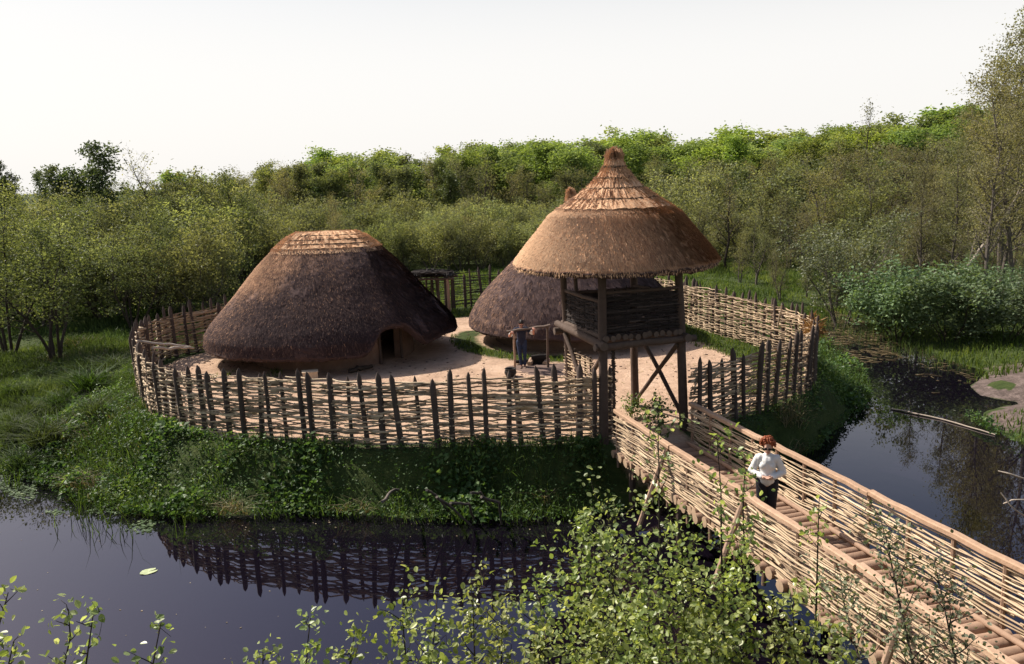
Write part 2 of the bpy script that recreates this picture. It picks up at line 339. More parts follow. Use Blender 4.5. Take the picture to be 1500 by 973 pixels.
def weave(mb,path,zf,h0,h1,rows,r,rng,spacing=.5,amp=.045,lens=(1.6,3.4),s0=0,s1=None,zj=.02,gapf=None,n=5,skip=0):
    s1=path.L if s1 is None else s1
    for k in range(rows):
        s=s0-rng.uniform(0,1.0)
        zz=h0+(h1-h0)*(k+.5)/rows
        while s<s1-.15:
            L=rng.uniform(*lens); a=max(s,s0-.06); b=min(s+L,s1+.06); s+=L*rng.uniform(.82,1.0)
            if b-a<.3 or rng.random()<skip: continue
            t=np.arange(a,b+spacing*.3,spacing*.5)
            if len(t)<3: t=np.linspace(a,b,3)
            q=path.at(t); nr=path.nrm(t)
            off=amp*np.cos(np.pi*t/spacing+np.pi*k)*rng.uniform(.7,1.3)+rng.normal(size=len(t))*.008
            z=zf(q[:,0],q[:,1])+zz+rng.normal()*zj+np.cumsum(rng.normal(size=len(t)))*zj*.35+np.linspace(-1,1,len(t))*rng.normal()*zj*.9
            rr=r*rng.uniform(.65,1.35)*np.linspace(1.15,.75,len(t)) if rng.random()<.5 else r*rng.uniform(.65,1.35)*np.linspace(.75,1.15,len(t))
            off[0]+=rng.normal()*.04; off[-1]+=rng.normal()*.04
            pt=np.stack([q[:,0]+nr[:,0]*off,q[:,1]+nr[:,1]*off,z],-1)
            tube(mb,pt,rr,n,0,float(np.clip(rng.normal(.55,.22),0,1)))
def post_mesh(name,h,r,rng,mat,tip=.2,below=.35):
    mb=MB(); z=np.array([-below,0,h*.3,h*.65,h-tip,h-tip*.45,h]); rr=r*np.array([1.05,1.05,1.0,.98,.95,.62,.08])
    w=np.cumsum(rng.normal(size=(7,2)),0)*.006
    tube(mb,np.stack([w[:,0],w[:,1],z],-1),rr,7,0,.5,True,None,.05,rng)
    return mb.mesh(name,M[mat] if isinstance(mat,str) else mat,True)
def zg(x,y): return height(x,y)
rng=np.random.default_rng(11)
def fence(name,label,pts,rows,rodmat,skip,posth=1.98,h1=1.70,spacing=.445,hide=None,amp=.06,r=.0165,postr=.070,out=0.0):
    p=Path(pts); root=thing(name,label,'fence',(*p.at(0.0),0))
    o=Vector(root.location)
    mb=MB(); weave(mb,p,zg,.03,h1,rows,r,rng,spacing,amp,skip=skip,zj=.028)
    for v in mb.V: v-=np.array(o)
    w=mb.build('wattle_weave',M[rodmat],root)
    me=[post_mesh('post',posth,postr,rng,'post',rng.uniform(.14,.24)) for _ in range(12)]
    n=int(p.L/spacing)
    for k in range(n+1):
        t=min(p.L,max(0,k*spacing+rng.normal()*.06)); q=p.at(t)+p.nrm(np.array([t]))[0]*out
        if hide is not None and hide(t): continue
        z=float(zg(q[0],q[1])[0])
        s=rng.uniform(.72,1.3)
        link('post',me[rng.integers(12)],root,(q[0]-o.x,q[1]-o.y,z+rng.normal()*.05-o.z),(rng.normal()*.035,rng.normal()*.04,rng.uniform(0,6.28)),(s,s,rng.uniform(.90,1.07)))
    return root
fence('wattle_fence','long curved wattle fence with dark pointed stakes in front and left of the big hut',FL,46,'rod',.02,r=.0225,amp=.07)
fence('wattle_fence','low wattle fence at the back, half hidden between the two huts',FB,24,'darkrod',.03)
fence('wattle_fence','dense sunlit wattle fence curving round the right side of the yard',FR,46,'rod',.0,h1=1.72,r=.021,out=.05,amp=.08)

# ------------------------------------------------------------------ thatched roofs
def thatch(parent,cen,prof,Lr,tone,nstrip,rng,notch=None,inner=.3,z_cap=None,cap_out=.045,ropes=(),name='thatch_roof',seed=1,strip=(.06,.17),sw=(.016,.036),nth=150,nt=46,bmp=1.0):
    """a roof of revolution (stretched along x by a ridge of half-length Lr(z)); real thickness, straw laid on it"""
    pr=np.array(prof,float); sl=np.concatenate([[0],np.cumsum(np.hypot(*np.diff(pr,axis=0).T))]); sl/=sl[-1]
    def pos(th,t,dr=0,dz=0):
        r=np.interp(t,sl,pr[:,0])+dr; z=np.interp(t,sl,pr[:,1])+dz
        L=Lr(z)
        return np.stack([cen[0]+L*np.clip(np.cos(th)*1.7,-1,1)+r*np.cos(th),cen[1]+r*np.sin(th),z],-1)
    def tm(th): return 1-(notch(th) if notch else 0*th)
    th=np.linspace(0,2*np.pi,nth,endpoint=False); T=np.linspace(0,1,nt)
    TH,TT=np.meshgrid(th,T); TT=TT*tm(TH)
    bum=.06*lump(TH*6,TT*9,1.0,seed)+.045*lump(TH*19,TT*22,1.0,seed+1)+rng.normal(size=TH.shape)*.012
    outer=pos(TH,TT,bmp*bum*np.minimum(1,TT*6))
    edge=tm(th)
    rows=[outer]
    for dr,dz in ((.03,-.07),(-.06,-.16),(-.22,-.2)):
        rows.append(pos(th,edge,dr+rng.normal(size=nth)*.012,dz+rng.normal(size=nth)*.02)[None])
    for f in np.linspace(.97,.45,7): rows.append(pos(th,edge*f,-.2,-inner)[None])
    V=np.concatenate(rows); k=V.shape[0]; n=nth
    i=np.arange(k-1)[:,None]*n; j=np.arange(n)[None,:]; j2=(j+1)%n
    F=np.stack([i+j,i+n+j,i+n+j2,i+j2],-1).reshape(-1,4)
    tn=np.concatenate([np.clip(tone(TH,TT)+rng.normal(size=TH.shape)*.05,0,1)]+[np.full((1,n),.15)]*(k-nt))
    mb=MB(); mb.add(V.reshape(-1,3),F,0,tn.ravel())
    def straw(mbx,N,t0,t1,dr,tonef,ln,wd):
        u=rng.random(N*2); t=t0+(t1-t0)*u
        rr=np.interp(t,sl,pr[:,0]); keep=rng.random(N*2)<(rr+.25)/(rr.max()+.25); t=t[keep][:N]; N=len(t)
        a=rng.uniform(0,2*np.pi,N); t=t*tm(a)
        p0=pos(a,t,dr); dT=unit(pos(a,np.minimum(t+.01,1))-pos(a,np.minimum(t+.01,1)-.01)); dA=unit(pos(a+.01,t)-p0+dr*0)
        nn=unit(np.cross(dT,dA)); sg=np.sign((nn*np.stack([np.cos(a),np.sin(a),.6+0*a],-1)).sum(1)); nn*=sg[:,None]
        dA=unit(np.cross(nn,dT))
        d=unit(dT+dA*rng.normal(size=(N,1))*.28+nn*rng.uniform(0.0,.24,(N,1))); L=rng.uniform(*ln,N)[:,None]; w=rng.uniform(*wd,N)[:,None]
        p0=p0+nn*.012-d*L*.5
        v=np.stack([p0-dA*w*.5,p0+dA*w*.5,p0+d*L+dA*w*.35+nn*.012,p0+d*L-dA*w*.35+nn*.012],1)
        cc=np.clip(tonef(a,t)+rng.normal(size=N)*.14,0,1)
        mbx.add(v.reshape(-1,3),np.arange(N*4).reshape(-1,4),0,np.repeat(cc,4))
    straw(mb,nstrip,.0,1.0,0.02,tone,strip,sw)
    # shaggy fringe along the eave
    N=nstrip//8; a=rng.uniform(0,2*np.pi,N); e=tm(a)
    p0=pos(a,e,rng.uniform(-.1,.05,N),rng.uniform(-.12,.03,N)); dn=np.stack([np.cos(a)*.25,np.sin(a)*.25,-np.ones(N)],-1)+rng.normal(size=(N,3))*.2
    sd=np.stack([-np.sin(a),np.cos(a),0*a],-1); L=rng.uniform(.02,.08,N)[:,None]; w=rng.uniform(.006,.016,N)[:,None]
    v=np.stack([p0-sd*w/2,p0+sd*w/2,p0+dn*L+sd*w*.3,p0+dn*L-sd*w*.3],1)
    mb.add(v.reshape(-1,3),np.arange(N*4).reshape(-1,4),0,np.repeat(np.clip(tone(a,e)+rng.normal(size=N)*.15,0,1),4))
    roof=mb.build(name,M['thatch'],parent)
    if z_cap:
        tc=float(np.interp(-z_cap,-pr[:,1],sl)); steps=len(ropes)+1
        mb=MB(); edges=np.concatenate([[0],[float(np.interp(-z,-pr[:,1],sl)) for z in ropes],[tc]]); 
        ring=[]
        for s in range(len(edges)-1):      # overlapping courses, each stepping proud of the one below it
            for q,dr in ((0,.05),(.5,.075),(1.0,.10)):
                t=edges[s]+(edges[s+1]-edges[s])*q
                ring.append(pos(th,np.full(nth,t),cap_out*.4+dr*cap_out*10+rng.normal(size=nth)*.008,.03+.012*rng.normal(size=nth)))
            ring.append(pos(th,np.full(nth,edges[s+1]),cap_out*.25,-.0))
        V=np.array(ring); k=len(V); i=np.arange(k-1)[:,None]*n
        mb.add(V.reshape(-1,3),np.stack([i+j,i+n+j,i+n+j2,i+j2],-1).reshape(-1,4),0,np.clip(.85+rng.normal(size=k*n)*.06,0,1))
        mb.add(np.vstack([V[0],V[0].mean(0)+[0,0,.05]]),np.stack([np.arange(n),(np.arange(n)+1)%n,np.full(n,n)],-1),0,.8)
        straw(mb,nstrip//4,0.0,tc,cap_out*1.25,lambda a,t:.86+0*a,(.14,.3),(.012,.028))
        # ragged lower hem of the cap
        N=nstrip//10; a=rng.uniform(0,2*np.pi,N); p0=pos(a,np.full(N,tc)+rng.uniform(-.02,.01,N),cap_out*1.2,0); p1=pos(a+rng.normal(size=N)*.02,np.full(N,tc)+rng.uniform(.01,.045,N),cap_out*.9)
        sd=np.stack([-np.sin(a),np.cos(a),0*a],-1)*.014
        mb.add(np.stack([p0-sd,p0+sd,p1+sd*.6,p1-sd*.6],1).reshape(-1,3),np.arange(N*4).reshape(-1,4),0,np.repeat(np.clip(.75+rng.normal(size=N)*.15,0,1),4))
        cap=mb.build('ridge_cap',M['thatch'],roof)
        for z in ropes:
            t=float(np.interp(-z,-pr[:,1],sl)); rp=MB(); a=np.linspace(0,2*np.pi,nth+1)
            tube(rp,pos(a,np.full(nth+1,t),cap_out*1.55+rng.normal(size=nth+1)*.008,.02+rng.normal(size=nth+1)*.012),.019,5,0,.4,False)
            rp.build('binding_rope',M['rope'],cap)
    return roof
def wall_ring(parent,cen,r,h,gap,rng,name='wall',n=90):
    a0,a1=gap; th=np.linspace(a1,a0+2*np.pi,n); mb=MB(); rows=[]
    for rr,z in ((r-.28,h),(r-.02,h),(r,h*.7),(r+.015,h*.35),(r+.03,.05),(r+.05,-.1)):
        q=rr+rng.normal(size=n)*.012+.02*lump(th*9,z*5+0*th,1,4)
        rows.append(np.stack([cen[0]+q*np.cos(th),cen[1]+q*np.sin(th),np.full(n,z)],-1))
    rows.append(np.stack([cen[0]+(r-.28)*np.cos(th),cen[1]+(r-.28)*np.sin(th),np.full(n,-.1)],-1)); rows.append(rows[0].copy())
    V=np.array(rows); k=len(V); i=np.arange(k-1)[:,None]*n; j=np.arange(n-1)[None,:]
    mb.add(V.reshape(-1,3),np.stack([i+j,i+n+j,i+n+j+1,i+j+1],-1).reshape(-1,4))
    for e in (0,n-1): mb.add(V[:,e],[(0,1,2,3),(0,3,4,5),(0,5,6,7)])
    return mb.build(name,M['daub'],parent)
rng=np.random.default_rng(21)
# big hut
hut=thing('round_hut','big brown thatched hut with a straw ridge cap and a dark low doorway','hut',(H1[0],H1[1],0))
DA=-.635; DN=-.94
def notch1(th):
    d=(np.asarray(th)-DN+np.pi)%(2*np.pi)-np.pi
    return .165*np.exp(-(d/.20)**4)+.045*np.exp(-((d-.62)/.42)**2)
def tone1(th,t):  # sunlit left side is painted into the tone, beside weathered patches and mottling
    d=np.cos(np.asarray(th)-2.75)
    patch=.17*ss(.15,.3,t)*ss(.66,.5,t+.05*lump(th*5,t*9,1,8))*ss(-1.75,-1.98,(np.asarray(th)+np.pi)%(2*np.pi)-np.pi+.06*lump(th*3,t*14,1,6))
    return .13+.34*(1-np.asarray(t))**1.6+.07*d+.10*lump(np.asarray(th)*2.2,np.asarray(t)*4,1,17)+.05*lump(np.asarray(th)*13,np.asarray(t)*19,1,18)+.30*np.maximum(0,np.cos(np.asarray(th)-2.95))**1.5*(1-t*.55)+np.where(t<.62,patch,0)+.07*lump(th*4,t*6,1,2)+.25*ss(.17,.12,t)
prof1=[(.06,4.70),(.25,4.68),(.62,4.5),(1.22,4.02),(1.82,3.5),(2.36,2.98),(2.86,2.47),(3.36,1.96),(3.86,1.42),(4.08,1.08),(4.13,.74)]
L1=lambda z: .66+.26*ss(2.0,4.4,z)
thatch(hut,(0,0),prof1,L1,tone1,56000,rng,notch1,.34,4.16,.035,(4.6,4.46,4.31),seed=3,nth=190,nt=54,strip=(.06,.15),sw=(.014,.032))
wall_ring(hut,(0,0),3.05,1.55,(DA-.19,DA+.19),rng)
mb=MB(); q=np.array([math.cos(DA),math.sin(DA)]); sdv=np.array([-q[1],q[0]])
for s in (-.56,.56):
    a=q*3.06+sdv*s; tube(mb,[(*a,-.1),(*a,.7),(*(a*.995),1.5)],.055,7,0,.4,wob=.05)
tube(mb,[(*(q*3.05-sdv*.68),1.42),(*(q*3.05+sdv*.68),1.45)],.06,7,0,.4,wob=.05)
mb.build('door_frame',M['post'],hut)
# hut behind the tower
hut2=thing('round_hut','brown thatched hut with a pointed straw tip behind the watchtower','hut',(H2[0],H2[1],0))
prof2=[(.05,5.95),(.12,5.85),(.16,5.5),(.3,5.15),(.62,4.75),(1.15,4.25),(1.75,3.72),(2.4,3.12),(3.0,2.55),(3.55,2.0),(3.98,1.45),(4.22,1.0),(4.28,.72)]
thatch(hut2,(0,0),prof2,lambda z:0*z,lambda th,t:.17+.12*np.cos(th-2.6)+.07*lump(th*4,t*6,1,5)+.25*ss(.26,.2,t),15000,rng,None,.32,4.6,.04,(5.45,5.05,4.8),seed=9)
wall_ring(hut2,(0,0),3.2,1.5,(-.3,-.06),rng)

# ------------------------------------------------------------------ watchtower
rng=np.random.default_rng(31)
tow=thing('watchtower','wooden watchtower on log stilts with a conical thatched roof over the gateway','watchtower',(TC[0],TC[1],0))
e1=np.array([.945,.327]); e2=np.array([-.327,.945])
def tw(a,b,z): v=e1*a+e2*b; return np.array([v[0],v[1],z])       # tower coordinates: a along the front, b into the yard
FZ=2.56
prof3=[(.07,7.14),(.15,7.06),(.19,6.8),(.33,6.58),(.63,6.24),(1.08,5.92),(1.66,5.56),(1.93,5.22),(2.22,4.88),(2.47,4.57),(2.58,4.40)]
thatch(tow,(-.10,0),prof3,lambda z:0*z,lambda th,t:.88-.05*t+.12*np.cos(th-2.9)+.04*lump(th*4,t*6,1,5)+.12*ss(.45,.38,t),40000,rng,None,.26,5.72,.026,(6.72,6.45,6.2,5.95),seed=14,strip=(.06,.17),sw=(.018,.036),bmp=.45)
ca,cb=1.13,1.2
posts={'nl':(-ca,-cb),'nr':(ca,-cb),'br':(ca*.95,cb),'bl':(-ca,cb)}
bases={'nl':tw(-ca-.02,-cb-.12,-.3),'nr':tw(ca+.07,-cb-.05,-.3),'br':tw(ca+.02,cb+.2,-.3),'bl':tw(-ca+.2,cb-.02,-.3)}
tops={}
for k,(a,b) in posts.items():
    tp=tw(a*.93-(.06 if k[0]=='b' else 0),b*.93,4.55); tops[k]=tp; mbp=MB(); bs=bases[k]
    n=9; t=np.linspace(0,1,n)[:,None]; pts=bs*(1-t)+tp*t; pts[:,:2]+=np.cumsum(rng.normal(size=(n,2)),0)*.008
    tube(mbp,pts,np.linspace(.125,.10,n)*(1.0 if k!='bl' else .85),9,0,.5,True,1,.05,rng); mbp.build('post',[M['towerlog'],M['darkend']],tow,True)
def pillar(k,z):
    t=(z+.3)/(4.85); return bases[k]*(1-t)+tops[k]*t
def logpart(name,a,b,r,mat='towerlog',n=7,parent=tow,wob=.05,c=.5,bend=.012):
    mbq=MB(); a=np.asarray(a,float); b=np.asarray(b,float); t=np.linspace(0,1,n)[:,None]
    pts=a*(1-t)+b*t+np.cumsum(rng.normal(size=(n,3)),0)*bend
    tube(mbq,pts,r*np.linspace(1.06,.94,n),8,0,c,True,1,wob,rng); return mbq.build(name,[M[mat],M['darkend'] if mat=='towerlog' else M['endgrain']],parent,True)
for s in (-1,1): logpart('floor_beam',tw(s*ca*1.03,-cb-.28,FZ-.1),tw(s*ca*1.0,cb+.32,FZ-.05),.105)
for b in (-cb-.1,cb+.1): logpart('cross_beam',tw(-ca-.2,b,FZ-.13),tw(ca+.3,b,FZ-.10),.095)
for k in range(13):
    a=-ca+.1+(2*ca-.2)*k/12; logpart('floor_log',tw(a,-cb-.14+rng.normal()*.03,FZ+.06),tw(a,cb+.12,FZ+.08),.075,n=4)
# wattle walls of the lookout
def hurdle(parent,name,A,B,z0,z1,rows,mat,r=.014,spacing=.3,amp=.03,stakes=True,skip=0.0,zj=.01):
    p=Path([A[:2],B[:2]],False); mbh=MB(); zf=lambda x,y: z0+0*x
    weave(mbh,p,zf,0,z1-z0,rows,r,rng,spacing,amp,(1.2,2.4),zj=zj,skip=skip)
    if stakes:
        for t in np.arange(.06,p.L,spacing):
            q=p.at(t); tube(mbh,[(*q,z0-.08),(*(q+rng.normal(size=2)*.01),(z0+z1)/2),(*q,z1+.05+rng.uniform(0,.06))],.02,5,0,.35)
    return mbh.build(name,M[mat],parent)
cr=.93
def cor(k,z): return pillar(k,z)
for (k1,k2,zt,rows) in (('nl','nr',3.70,40),('bl','nl',3.5,34),('br','nr',3.5,34),('bl','br',3.42,32)):
    hurdle(tow,'wattle_wall',cor(k1,3.0),cor(k2,3.0),FZ+.15,zt,rows,'darkrod',r=.016)
logpart('hand_rail',cor('bl',3.54),cor('nl',3.56),.05); logpart('hand_rail',cor('nl',3.72),cor('nr',3.72),.045)
logpart('hand_rail',cor('br',3.53),cor('nr',3.55),.045); logpart('hand_rail',cor('bl',3.45),cor('br',3.45),.045)
mid=(cor('bl',3)*.72+cor('nl',3)*.28); logpart('side_stake',[mid[0],mid[1],FZ],[mid[0]*.97,mid[1]*.97,4.4],.05)
for k1,k2 in (('nl','nr'),('nr','br'),('br','bl'),('bl','nl')): logpart('wall_plate',cor(k1,4.42)*1.0,cor(k2,4.45),.08)
for k in range(8):
    a=k*math.pi/4+.3; logpart('rafter',(2.45*math.cos(a),2.45*math.sin(a),4.28),(.1*math.cos(a),.1*math.sin(a),6.5),.045,n=4)
# crossed braces under both sides
for (f,bk) in (('nr','br'),('nl','bl')):
    o=.09 if f=='nr' else -.09; off=np.array([*(e1*o),0])
    logpart('brace',cor(bk,2.38)*.98+off+[0,0,0],cor(f,.12)*np.array([.97,.93,1])+off,.058)
    logpart('brace',cor(f,2.34)*.97-off*.4,cor(bk,.12)*np.array([1.0,.97,1])-off*.4,.058)
# hurdle beside the passage under the tower and the open gate leaf
def freehurdle(name,label,cat,A,B,h,rows,mat,z0=.02):
    t=thing(name,label,cat,(A[0],A[1],0)); o=np.array([A[0],A[1]])
    w=hurdle(t,'wattle_weave',(0,0),np.asarray(B)-o,z0,h,rows,mat,.017,.34,.035,False,zj=.014)
    L=np.linalg.norm(np.asarray(B)-o); u=(np.asarray(B)-o)/L
    for s in np.arange(.05,L,.34):
        mbs=MB(); q=u*s; tube(mbs,[(*q,-.25),(*(q+rng.normal(size=2)*.01),h*.5),(*q,h+rng.uniform(.03,.1))],.028,6,0,.4); mbs.build('stake',M['post'],t)
    return t
freehurdle('wattle_hurdle','tall sunlit wattle hurdle between the left legs of the watchtower','hurdle',(1.42,22.55),(2.02,20.75),1.95,44,'rod')
freehurdle('wattle_gate','open wattle gate seen edge on beside the left front tower leg','gate',(2.50,20.42),(2.66,21.75),2.15,50,'darkrod')

# ------------------------------------------------------------------ footbridge
rng=np.random.default_rng(41)
B0=np.array([2.45,19.42]); bd=np.array([.2345,-.972]); bn=np.array([.972,.2345]); BW=1.88; BL=14.2; SL=.034
br=thing('footbridge','log footbridge with woven wattle sides and timber handrails leading to the gate','bridge',(B0[0],B0[1],0))
def bp(s,w,z):
    v=bd*s+bn*w; return np.array([v[0],v[1],.02+SL*s+z])
mlog=[]
for k in range(6):
    q=MB(); n=6; t=np.linspace(-1,1,n)
    tube(q,np.stack([t*(BW/2+.10),rng.normal(size=n)*.008,rng.normal(size=n)*.008],-1),.10*rng.uniform(.85,1.08)*(1+.08*t*rng.choice([-1,1])),11,0,.5,True,1,.03,rng); mlog.append(q.mesh('deck_log',[M['log'],M['endgrain']],True))
ang=math.atan2(bn[1],bn[0]); k=0; s=.1
while s<BL:
    link('deck_log',mlog[rng.integers(6)],br,tuple(bp(s,BW/2+rng.normal()*.05,-.08+rng.normal()*.008)),(rng.uniform(0,6.28),0,ang+rng.normal()*.03)); s+=rng.uniform(.195,.225)
for w in (.25,BW-.25): logpart('stringer',bp(0,w,-.26),bp(BL,w,-.26),.11,'log',12,br,bend=.004)
for w in (.14,BW-.14): logpart('kerb_log',bp(.2,w,.05),bp(BL,w,.05),.045,'log',14,br,bend=.006)
for side,w in (('l',-.03),('r',BW+.03)):
    # handrail in several lengths of squared timber
    s=-.05
    while s<BL:
        L=min(rng.uniform(2.6,3.6),BL-s); q=MB(); dz=rng.normal()*.012
        beam(q,bp(s+.008,w+rng.normal()*.012,.945+dz),bp(s+L-.008,w+rng.normal()*.012,.945-dz*.5),.125,.095,0,float(rng.uniform(.35,.8)),.016,12,.0055,rng); q.build('handrail',M['timber'],br); s+=L
    for s in np.arange(.12,BL,.95):
        q=MB(); tube(q,[bp(s,w,-.42),bp(s+rng.normal()*.02,w,.3),bp(s,w,.89)],.036,7,0,.4,True,None,.05,rng); q.build('rail_post',M['log'],br)
    pth=Path([bp(0,w,0)[:2],bp(BL,w,0)[:2]],False); q=MB()
    weave(q,pth,lambda x,y:.02+SL*(((x)*bd[0]+(y)*bd[1])),-.20 if side=='l' else .0,.82,40 if side=='l' else 26,.0145,rng,.95,.04,(2.6,5.2),zj=.022,skip=.04); q.build('wattle_weave',M['rod'],br)
for s in np.arange(.7,BL,2.6):
    for w in (.1,BW-.1):
        a=bp(s,w,-.3); q=MB(); tube(q,[(a[0],a[1],-1.7),(a[0],a[1],(a[2]-1.7)/2),a],.085,8,0,.3,True,None,.05,rng); q.build('pile',M['towerlog'],br)
for s in (6.15,10.1,3.0):
    a=bp(s,-.08,.84); b=bp(s+.25,-.78,-.62); q=MB(); tube(q,[a,(a+b)/2+[0,0,.02],b],.055,8,0,.6,True,1,.04,rng); q.build('brace_pole',[M['log'],M['endgrain']],br)

# ------------------------------------------------------------------ lean-to shelter at the back
rng=np.random.default_rng(51)
S0=np.array([-3.05,40.9])
sh=thing('open_shelter','open pole shelter with a flat brushwood roof behind the big hut','shelter',(S0[0],S0[1],0))
ex=np.array([-1,.12]);ey=np.array([.1,1])
def sp(a,b,z): v=ex*a+ey*b; return np.array([v[0],v[1],z])
for a in (0,1.7): 
    for b in (0,1.1): logpart('post',sp(a,b,-.2),sp(a,b,1.75+.0*a),.085 if (a,b)==(0,0) else .06,'log' if (a,b)==(0,0) else 'towerlog',6,sh)
for b in (0,1.1): logpart('roof_beam',sp(-.3,b,1.72),sp(2.0,b,1.72),.06,'towerlog',6,sh)
q=MB()
for k in range(170):
    a=rng.uniform(-.15,1.9); b0=rng.uniform(-.3,.4); z=1.82+rng.uniform(0,.26)*(1-abs(a-.9)/1.6)
    tube(q,[sp(a,b0,z),sp(a+rng.normal()*.12,b0+.5,z+.05+rng.normal()*.03),sp(a+rng.normal()*.15,b0+1.0,z+rng.normal()*.04)],.022,4,0,rng.uniform(.2,.8),False)
for k in range(90):
    a=rng.uniform(-.25,1.2); b=rng.uniform(-.35,.9); z=1.98+rng.uniform(0,.1)
    tube(q,[sp(a,b,z),sp(a+.4,b+rng.normal()*.1,z+.03),sp(a+.8,b+rng.normal()*.15,z)],.018,4,0,rng.uniform(.2,.8),False)
q.build('brushwood_roof',M['darkrod'],sh)
for a in np.arange(.35,1.7,.3): logpart('wall_stake',sp(a,1.05,-.1),sp(a,1.05,1.7),.03,'towerlog',4,sh)
for a in (.5,1.1): logpart('wall_stake',sp(a,.02,.5),sp(a,.02,1.7),.03,'towerlog',4,sh)

# ------------------------------------------------------------------ loose things in and round the yard
rng=np.random.default_rng(61)
def stick(name,label,cat,pts,r,mat,n=6,group=None,c=.6,taper=(1.1,.8)):
    pts=np.asarray(pts,float); o=pts[0].copy(); q=MB(); t=np.linspace(0,1,9); pp=np.stack([np.interp(t,np.linspace(0,1,len(pts)),pts[:,k]) for k in range(3)],-1)-o
    pp[1:-1]+=rng.normal(size=(7,3))*r*.35
    tube(q,pp,r*np.linspace(*taper,9),n,0,c,True,None,.06,rng); ob=q.build(name,M[mat],None,True); ob.location=tuple(o); return tag(ob,label,cat,group)
stick('pole','long pale pole propped on the left fence, tip touching the hut eave','pole',[(-13.1,28.6,1.42),(-11.4,29.2,1.02)],.045,'palebark')
stick('pole','short pale pole crossing under a longer one at the left fence','pole',[(-12.0,27.5,1.35),(-11.25,29.1,1.0)],.045,'palebark')
stick('pole','thin pale pole leaning against the inside of the right fence','pole',[G(1136,498,0)+[0,0,.02],P(1145,446,25.9)],.028,'palebark')
q=MB(); a=G(270,552,0); beam(q,(0,0,.02),(-.25,.62,.95),.42,.05,0,.5,.01,4,.006,rng); o=q.build('board',M['hide']); o.location=(-11.15,26.0,.0); tag(o,'brown board leaning upright inside the left fence','board')
# pale box on the ground in front of the big hut
a=G(455,556,0); cr_=thing('wooden_crate','small pale wooden crate on bare ground before the big hut','crate',(a[0],a[1],0),.25)
for nm,cen,sz in (('side_panel',(0,-.17,.14),(.5,.03,.26)),('side_panel',(0,.17,.14),(.5,.03,.26)),('end_panel',(-.235,0,.14),(.03,.31,.26)),('end_panel',(.235,0,.14),(.03,.31,.26)),('lid',(0,0,.285),(.54,.41,.03))):
    q=MB(); c0=np.array(cen); s=np.array(sz); ax=0 if s[0]>=s[1] else 1; d=np.zeros(3); d[ax]=s[ax]/2; beam(q,c0-d,c0+d,s[1-ax],s[2],0,.5,.006,2,.001,rng); q.build(nm,M['plank'],cr_)
stick('log','short dark log lying under the eave of the big hut','log',[G(512,547,0)+[0,0,.09],G(545,540,0)+[0,0,.09]],.085,'bark')
# cooking frame, pot, fire place
fr=thing('wooden_trestle','rough plank laid across upright poles in front of the man','trestle',(0,27.95,0))
def fp(px,py,Y): return P(px,py,Y)-np.array([0,27.95,0])
a=P(742,486,28.1);b=P(806,476,28.1); a-= [0,27.95,0]; b-=[0,27.95,0]
q=MB(); beam(q,a,b,.2,.06,0,.45,.012,7,.012,rng); q.build('plank',M['towerlog'],fr)
u=P(752,487,27.95)-[0,27.95,0]; logpart('upright_pole',(u[0]+.02,0.0,-.1),(u[0],.05,u[2]-.03),.04,'log',7,fr)
logpart('upright_pole',(b[0]-.12,.3,-.1),(b[0]-.1,.2,b[2]-.04),.04,'towerlog',7,fr)
pot=G(748,551,0); po=thing('cooking_pot','black round pot on the ground at the foot of an upright pole','pot',(pot[0],pot[1]-.05,0))
prof=[(.0,.0),(.10,.0),(.17,.05),(.205,.13),(.19,.21),(.17,.24),(.20,.27),(.195,.28),(.155,.245),(.165,.2),(.0,.12)]
q=MB(); n=20; th=np.arange(n)*2*np.pi/n; V=np.array([[ (r*np.cos(t),r*np.sin(t),z) for t in th] for r,z in prof]); i=np.arange(len(prof)-1)[:,None]*n; j=np.arange(n)[None,:]
q.add(V.reshape(-1,3),np.stack([i+j,i+(j+1)%n,i+n+(j+1)%n,i+n+j],-1).reshape(-1,4)); q.build('bowl',M['iron'],po,True)
q=MB(); t=np.linspace(0,np.pi,11); tube(q,np.stack([.19*np.cos(t),0*t,.26+.04*np.sin(t)],-1),.01,5,0,.5); q.build('handle',M['iron'],po)
a=G(795,540,0); q=MB(); n=28; th=np.arange(n)*2*np.pi/n; rr=1.15+.25*np.sin(th*3)+.12*rng.normal(size=n)
V=[np.stack([rr*k*np.cos(th),rr*.75*k*np.sin(th),np.full(n,z)+rng.normal(size=n)*.006],-1) for k,z in ((1.0,-.02),(.8,.03),(.45,.06))]
V=np.vstack(V+[np.array([[0,0,.06]])]); j=np.arange(n)
q.add(V,np.concatenate([np.stack([i*n+j,i*n+(j+1)%n,(i+1)*n+(j+1)%n,(i+1)*n+j],-1) for i in (0,1)])); q.F.append((np.stack([2*n+j,2*n+(j+1)%n,np.full(n,3*n)],-1),0))
o=q.build('ash_patch',M['ash'],None,True); o.location=(a[0],a[1],0); o['kind']='structure'
b=G(789,535,0)
